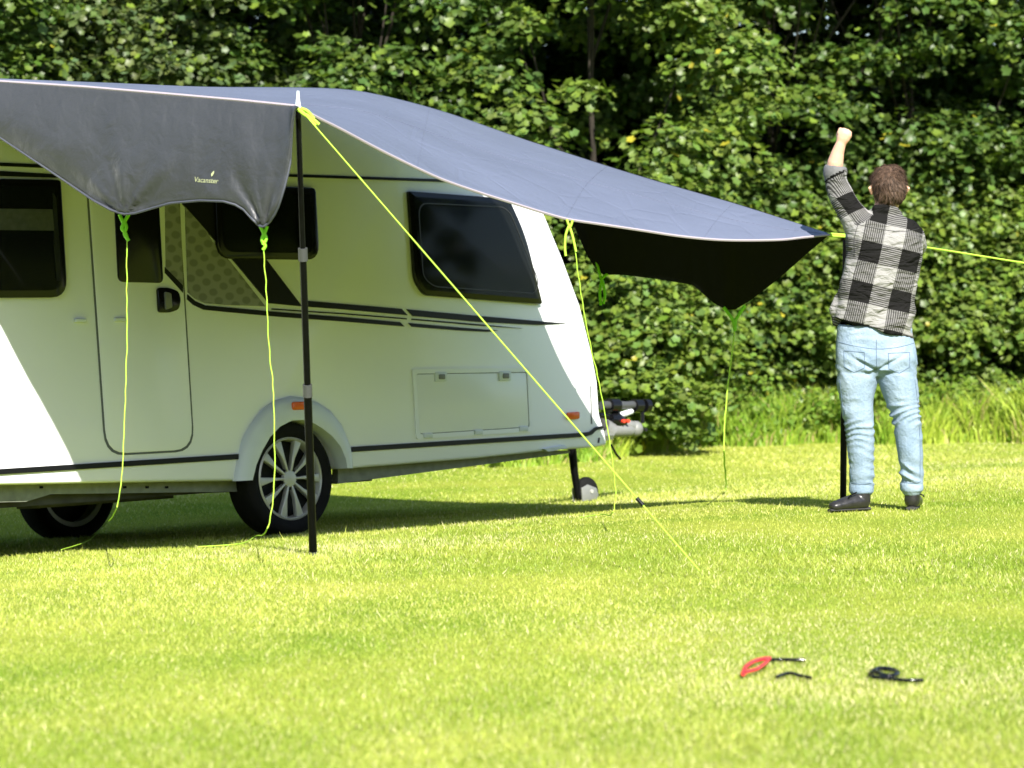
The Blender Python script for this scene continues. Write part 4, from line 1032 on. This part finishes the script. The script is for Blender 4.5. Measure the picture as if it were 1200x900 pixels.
def plaid():
    m_ = bpy.data.materials.new('checked_flannel'); m_.use_nodes = True; nt = m_.node_tree; b = nt.nodes['Principled BSDF']; b.inputs['Roughness'].default_value = .9; b.inputs['Specular IOR Level'].default_value = .04
    uvn = nt.nodes.new('ShaderNodeUVMap'); uvn.uv_map = 'cloth'; sx = nt.nodes.new('ShaderNodeSeparateXYZ'); nt.links.new(uvn.outputs[0], sx.inputs[0])
    def mth(op, a, b_=None, c_=None):
        nd = nt.nodes.new('ShaderNodeMath'); nd.operation = op
        for k, v in enumerate((a, b_, c_)):
            if v is None: continue
            if isinstance(v, (int, float)): nd.inputs[k].default_value = v
            else: nt.links.new(v, nd.inputs[k])
        return nd.outputs[0]
    per = .212
    def band(c_, ph): return mth('LESS_THAN', mth('FRACT', mth('MULTIPLY_ADD', c_, 1 / per, ph)), .5)
    bu = band(sx.outputs[0], 10.08); bv = band(sx.outputs[1], 10.25)
    s = mth('ADD', bu, bv)      # 0: white, 1: grey weave, 2: black
    lines_u = mth('FRACT', mth('MULTIPLY', sx.outputs[0], 1 / .0105)); lines_v = mth('FRACT', mth('MULTIPLY', sx.outputs[1], 1 / .0105))
    lu = mth('LESS_THAN', lines_u, .5); lv = mth('LESS_THAN', lines_v, .5)
    grey = mth('ADD', mth('MULTIPLY', mth('GREATER_THAN', bu, bv), lu), mth('MULTIPLY', mth('GREATER_THAN', bv, bu), lv))
    is1 = mth('COMPARE', s, 1.0, .1); is2 = mth('GREATER_THAN', s, 1.5)
    v0 = mth('SUBTRACT', .26, mth('MULTIPLY', is1, mth('MULTIPLY_ADD', grey, .13, .09)))
    val = mth('SUBTRACT', v0, mth('MULTIPLY', is2, .249))
    cc = nt.nodes.new('ShaderNodeCombineColor'); 
    for k in range(3): nt.links.new(mth('MULTIPLY', val, (1.0, .98, .96)[k]), cc.inputs[k])
    nt.links.new(cc.outputs[0], b.inputs['Base Color'])
    tc = nt.nodes.new('ShaderNodeTexCoord'); nz = nt.nodes.new('ShaderNodeTexNoise'); nz.inputs['Scale'].default_value = 1; nz.inputs['Detail'].default_value = 4; nz.inputs['Distortion'].default_value = .8; mpn = nt.nodes.new('ShaderNodeMapping'); mpn.inputs['Scale'].default_value = (9, 6, 22); mpn.inputs['Rotation'].default_value = (0, .55, 0); nt.links.new(tc.outputs['Object'], mpn.inputs[0]); nt.links.new(mpn.outputs[0], nz.inputs[0])
    bp = nt.nodes.new('ShaderNodeBump'); bp.inputs['Strength'].default_value = .9; bp.inputs['Distance'].default_value = .045; nt.links.new(nz.outputs[0], bp.inputs['Height']); nt.links.new(bp.outputs[0], b.inputs['Normal'])
    return m_
sho = link('shirt', sme, [plaid(), mat('grey_cuff', (.12, .12, .125), .85, bump=.3, bscale=60, var=.15, vscale=40)], man, True)
mi = np.zeros(len(sme.polygons), np.int32); mi[iscuff] = 1; sme.polygons.foreach_set('material_index', mi)

# jeans
bm = bmesh.new()
loft(bm, [(mp_(1025, 382, 0), cpx(44), .115, -.05, .9), (mp_(1026, 400, 0), cpx(46), .125, -.03, .9), (mp_(1027, 420, 0), cpx(48), .135, 0, .85), (mp_(1027, 434, 0), cpx(47.5), .12, 0, .85), (mp_(1027, 441, 0), cpx(40), .07, 0, .9)], 36)
limb(bm, [mp_(1005, 430), mp_(1003.5, 448), mp_(1004.5, 472), mp_(1007, 498, -.01), mp_(1008.5, 525), mp_(1010, 552, .01), mp_(1009.5, 573, .02)], [(.105, .115), (.105, .11), (.088, .095), (.076, .08), (.072, .078), (.064, .068), (.061, .064)], 26)
limb(bm, [mp_(1050, 430), mp_(1053, 448), mp_(1058, 472), mp_(1063.5, 498, -.01), mp_(1066, 525), mp_(1068.5, 552, .01), mp_(1068.5, 571, .02)], [(.105, .115), (.1, .11), (.086, .095), (.072, .08), (.069, .078), (.06, .068), (.058, .062)], 26)
for (x, y, r_) in ((1009.5, 572, .066), (1068.5, 570, .062)):
    tube_bm(bm, [mp_(x, y - 4.5, .018), mp_(x, y - 3.5, .018), mp_(x, y + 4.5, .02), mp_(x, y + 5.5, .02)], [r_ - .006, r_, r_, r_ - .006], 22)
jme = remesh(bm, .0075, 4)
n = len(jme.vertices); co = np.zeros(n * 3, np.float32); jme.vertices.foreach_get('co', co); co = co.reshape(-1, 3)
no = np.zeros(n * 3, np.float32); jme.vertices.foreach_get('normal', no); no = no.reshape(-1, 3)
zc = mp_(1027, 438).z; za = mp_(1010, 560).z; zk = mp_(1007, 500).z; z0 = mp_(1010, 579).z; zcuff = mp_(1010, 568).z
cr = mp_(1027, 436, -.12)
dd = np.zeros(n)
for i in range(n):
    x, y, z = [float(c_) for c_ in co[i]]
    amp = .003 + .0055 * math.exp(-((z - za) / .07) ** 2) + .005 * math.exp(-((z - zk - .04) / .09) ** 2)
    if z < zcuff: amp *= .15
    w_ = noise.noise(Vector((x * 6, y * 6, z * 5)))
    f = (1 - 2 * abs(math.sin(z * 48 + x * 34 * math.sin(z * 11) + 5 * w_))) * max(0, .5 + 1.1 * noise.noise(Vector((x * 11, 5, z * 9))))
    g_ = noise.noise(Vector((x * 9, y * 9, z * 15)))
    dd[i] = amp * (1.15 * f + .9 * g_)
    # seat creases running up and out from the crotch
    dx = x - cr.x; dz = z - cr.z
    for sl_, sg in ((.62, 1), (.62, -1)):
        if dx * sg > 0 and abs(dx) < .19 and y < .02:
            e_ = dz - abs(dx) * sl_
            dd[i] -= .020 * math.exp(-(e_ / .012) ** 2) * (1 - abs(dx) / .2)
            e_ = dz + .012 - abs(dx) * .06
            dd[i] -= .012 * math.exp(-(e_ / .010) ** 2) * (1 - abs(dx) / .22)
    if z > zc and y < 0: dd[i] -= .012 * math.exp(-(dx / .012) ** 2) * max(0, min(1, 1 - (z - zc) / .12))
co = co + no * dd[:, None]; jme.vertices.foreach_set('co', co.reshape(-1))
def denim():
    m_ = mat('washed_denim', (.27, .37, .48), .88, bump=.5, bscale=70, spec=.12); nt = m_.node_tree; b = nt.nodes['Principled BSDF']
    tc = nt.nodes.new('ShaderNodeTexCoord'); mpn = nt.nodes.new('ShaderNodeMapping'); mpn.inputs['Scale'].default_value = (9, 9, 4)
    n1 = nt.nodes.new('ShaderNodeTexNoise'); n1.inputs['Scale'].default_value = 1; n1.inputs['Detail'].default_value = 7; n1.inputs['Roughness'].default_value = .65
    nt.links.new(tc.outputs['Object'], mpn.inputs[0]); nt.links.new(mpn.outputs[0], n1.inputs[0])
    r_ = nt.nodes.new('ShaderNodeValToRGB'); r_.color_ramp.elements[0].position = .34; r_.color_ramp.elements[1].position = .66
    r_.color_ramp.elements[0].color = (.175, .245, .335, 1); r_.color_ramp.elements[1].color = (.27, .345, .43, 1)
    nt.links.new(n1.outputs[0], r_.inputs[0]); nt.links.new(r_.outputs[0], b.inputs['Base Color']); return m_
jn = link('jeans', jme, denim(), man, True)
M_denim2 = mat('denim_stitch', (.085, .13, .20), .85)
from mathutils.bvhtree import BVHTree
def skin_lines(me_, lines, m_, par, r_=.0016, name='stitching'):
    bv = BVHTree.FromPolygons([v.co.copy() for v in me_.vertices], [list(p.vertices) for p in me_.polygons])
    o_ = Vector((0, 0, EYE)) - mo
    for ln_ in lines:
        P = []
        for q in smooth_line([Vector((a, b, 0)) for a, b in ln_], 6) if len(ln_) > 2 else [Vector((ln_[0][0] + (ln_[1][0] - ln_[0][0]) * k / 8, ln_[0][1] + (ln_[1][1] - ln_[0][1]) * k / 8, 0)) for k in range(9)]:
            hit = bv.ray_cast(o_, ray(q.x, q.y).normalized())
            if hit[0] is not None: P.append(hit[0] + hit[1] * .0008)
        if len(P) > 2: tube(name, P, r_, m_, par, 5)
jme.update()
skin_lines(jme, [[(989, 411), (1013, 413)], [(989, 411), (989.5, 430)], [(1013, 413), (1013, 431)], [(989.5, 430), (1001, 436.5)], [(1001, 436.5), (1013, 431)],
    [(1041, 414), (1066, 413)], [(1041, 414), (1041.5, 432)], [(1066, 413), (1066, 430)], [(1041.5, 432), (1054, 437.5)], [(1054, 437.5), (1066, 430)],
    [(983, 401), (1004, 406), (1027, 409), (1052, 407), (1071, 402)], [(1027, 398), (1027, 416), (1027.5, 434)], [(984, 445), (988, 480), (993, 520), (998, 562)], [(1072, 445), (1076, 480), (1078, 520), (1078, 560)],
    [(998, 566), (1010, 567.5), (1021, 566)], [(1058, 565), (1069, 566.5), (1079, 564.5)]], M_denim2, jn)
sme.update()
skin_lines(sme, [[(1001, 262), (1018, 266), (1040, 270), (1060, 271), (1077, 268)], [(1008, 258), (1004, 268), (1001, 282), (1002, 296)], [(979, 372), (1000, 383), (1024, 389), (1050, 394), (1070, 396)]], mat('shirt_seam', (.03, .03, .032), .9), sho, .0014, 'seam')
# shoes
M_shoe = mat('black_leather', (.022, .021, .022), .32, bump=.2, bscale=60, var=.3, vscale=30)
M_sole = mat('shoe_sole', (.03, .03, .03), .8)
def shoe(pts, rad, sole, lab):
    bm = bmesh.new(); limb(bm, pts, rad, 18)
    heel_top, ank = pts[0], None
    limb(bm, [pts[0] + Vector((0, 0, .0)), pts[0] + Vector((0, .0, .055))], [(.042, .045), (.040, .043)], 16)
    me_ = remesh(bm, .006, 3); o = link('shoe', me_, M_shoe, man, True); o['label'] = lab
    bm = bmesh.new(); tube_bm(bm, sole, [(.028, .009), (.034, .009), (.030, .009), (.032, .009), (.02, .008)], 14); shade_auto(bm_obj('sole', bm, M_sole, o))
    return o
def gnd(px, py, dy, up):
    p = at(px, py, YM + dy); p.z = gz(p.x, p.y) + up; return p - mo
shoe([gnd(1011, 590, .0, .05), gnd(1000, 590, -.02, .05), gnd(988, 592, -.05, .042), gnd(977, 594, -.08, .032)], [(.042, .04), (.046, .042), (.044, .033), (.036, .024)],
     [gnd(1019, 590, .01, .012), gnd(1008, 590, 0, .012), gnd(996, 590, -.03, .012), gnd(984, 590, -.06, .012), gnd(972, 590, -.09, .012)], 'black leather shoe turned out to the left')
shoe([gnd(1069, 590, .02, .05), gnd(1070, 590, .08, .05), gnd(1072, 590, .15, .04), gnd(1073, 590, .21, .032)], [(.042, .04), (.045, .042), (.044, .033), (.036, .024)],
     [gnd(1068, 590, -.02, .012), gnd(1069, 590, .03, .012), gnd(1070, 590, .09, .012), gnd(1072, 590, .15, .012), gnd(1073, 590, .24, .012)], 'black leather shoe seen from the heel')
for pts in ([(1004, 577, -.06), (998, 580, -.07), (994, 584, -.075)], [(1078, 579, -.02), (1081, 580, -.03), (1083, 582, -.03)]):
    tube('lace', smooth_line([mp_(*p) for p in pts], 4), .004, M_black, man, 5)
# hair: a cap with locks
M_hair = mat('brown_hair', (.042, .026, .017), .8, spec=.1, bump=.8, bscale=70, var=.35, vscale=25)
bm = bmesh.new()
loft(bm, [(hc + Vector((.006, -.045, -.075)), .050, .045, 0, 1), (hc + Vector((.010, -.035, -.045)), .070, .074, 0, 1), (hc + Vector((.006, -.022, -.01)), .083, .090, 0, 1), (hc + Vector((0, -.006, .03)), .093, .112, 0, 1), (hc + Vector((0, 0, .07)), .087, .108, 0, 1), (hc + Vector((.0, .0, .10)), .064, .085, 0, 1), (hc + Vector((0, 0, .122)), .028, .04, 0, 1)], 30)
hme = remesh(bm, .005, 2)
n = len(hme.vertices)
nn = [v.normal.copy() for v in hme.vertices]
for v, q in zip(hme.vertices, nn):
    d_ = v.co - hc; an = math.atan2(d_.y, d_.x)
    s_ = noise.noise(Vector((an * 3.2 + 3 * d_.z, d_.z * 16 - an * 2, 1))) * .020 + noise.noise(Vector((an * 9, d_.z * 24, 2))) * .010
    v.co += q * s_
for v in hme.vertices: v.co = hc + Vector(((v.co.x - hc.x) * .93, (v.co.y - hc.y) * .94, (v.co.z - hc.z) * .97))
hair = link('hair', hme, M_hair, man, True)
r = np.random.default_rng(3); N = 3800
u_ = r.uniform(0, 2 * np.pi, N); zf = r.uniform(-.075, .118, N)
tz = np.clip((zf + .09) / .215, 0, 1); rad_x = .096 * np.sqrt(np.clip(1 - ((zf - .025) / .108) ** 2, .02, 1)); rad_y = rad_x * 1.17
keep = ~((np.sin(u_) > .3) & (zf < .05)); u_, zf, rad_x, rad_y = u_[keep], zf[keep], rad_x[keep], rad_y[keep]; N = len(u_)
P = np.stack([hc.x + rad_x * np.cos(u_), hc.y - .008 + rad_y * np.sin(u_), hc.z + zf], 1); P[:, 1] -= .02 * (zf < -.02)
Nn = np.stack([np.cos(u_), np.sin(u_), (zf - .02) * 8], 1); Nn /= np.linalg.norm(Nn, axis=1, keepdims=True)
sw = np.stack([.5 * np.cos(zf * 40) + r.normal(0, .5, N), r.normal(0, .4, N) - .2, -1 + r.normal(0, .4, N)], 1)
sw -= Nn * np.sum(sw * Nn, 1, keepdims=True); sw /= np.linalg.norm(sw, axis=1, keepdims=True)
ln = r.uniform(.02, .05, N)[:, None]; bb = np.cross(sw, Nn) * .0022
P = np.array(hc) + (P - np.array(hc)) * np.array([.93, .94, .97])
co = np.zeros((N, 3, 3)); co[:, 0] = P - bb; co[:, 1] = P + bb; co[:, 2] = P + sw * ln + Nn * r.uniform(.002, .02, N)[:, None]
tint = np.array([.075, .045, .029]) * r.uniform(.5, 1.8, (N, 1))
M_strand = leaf_mat('hair_strand', .05, .65)
hs_ = tri_mesh('locks', co, tint, M_strand, hair); hs_['kind'] = 'stuff'
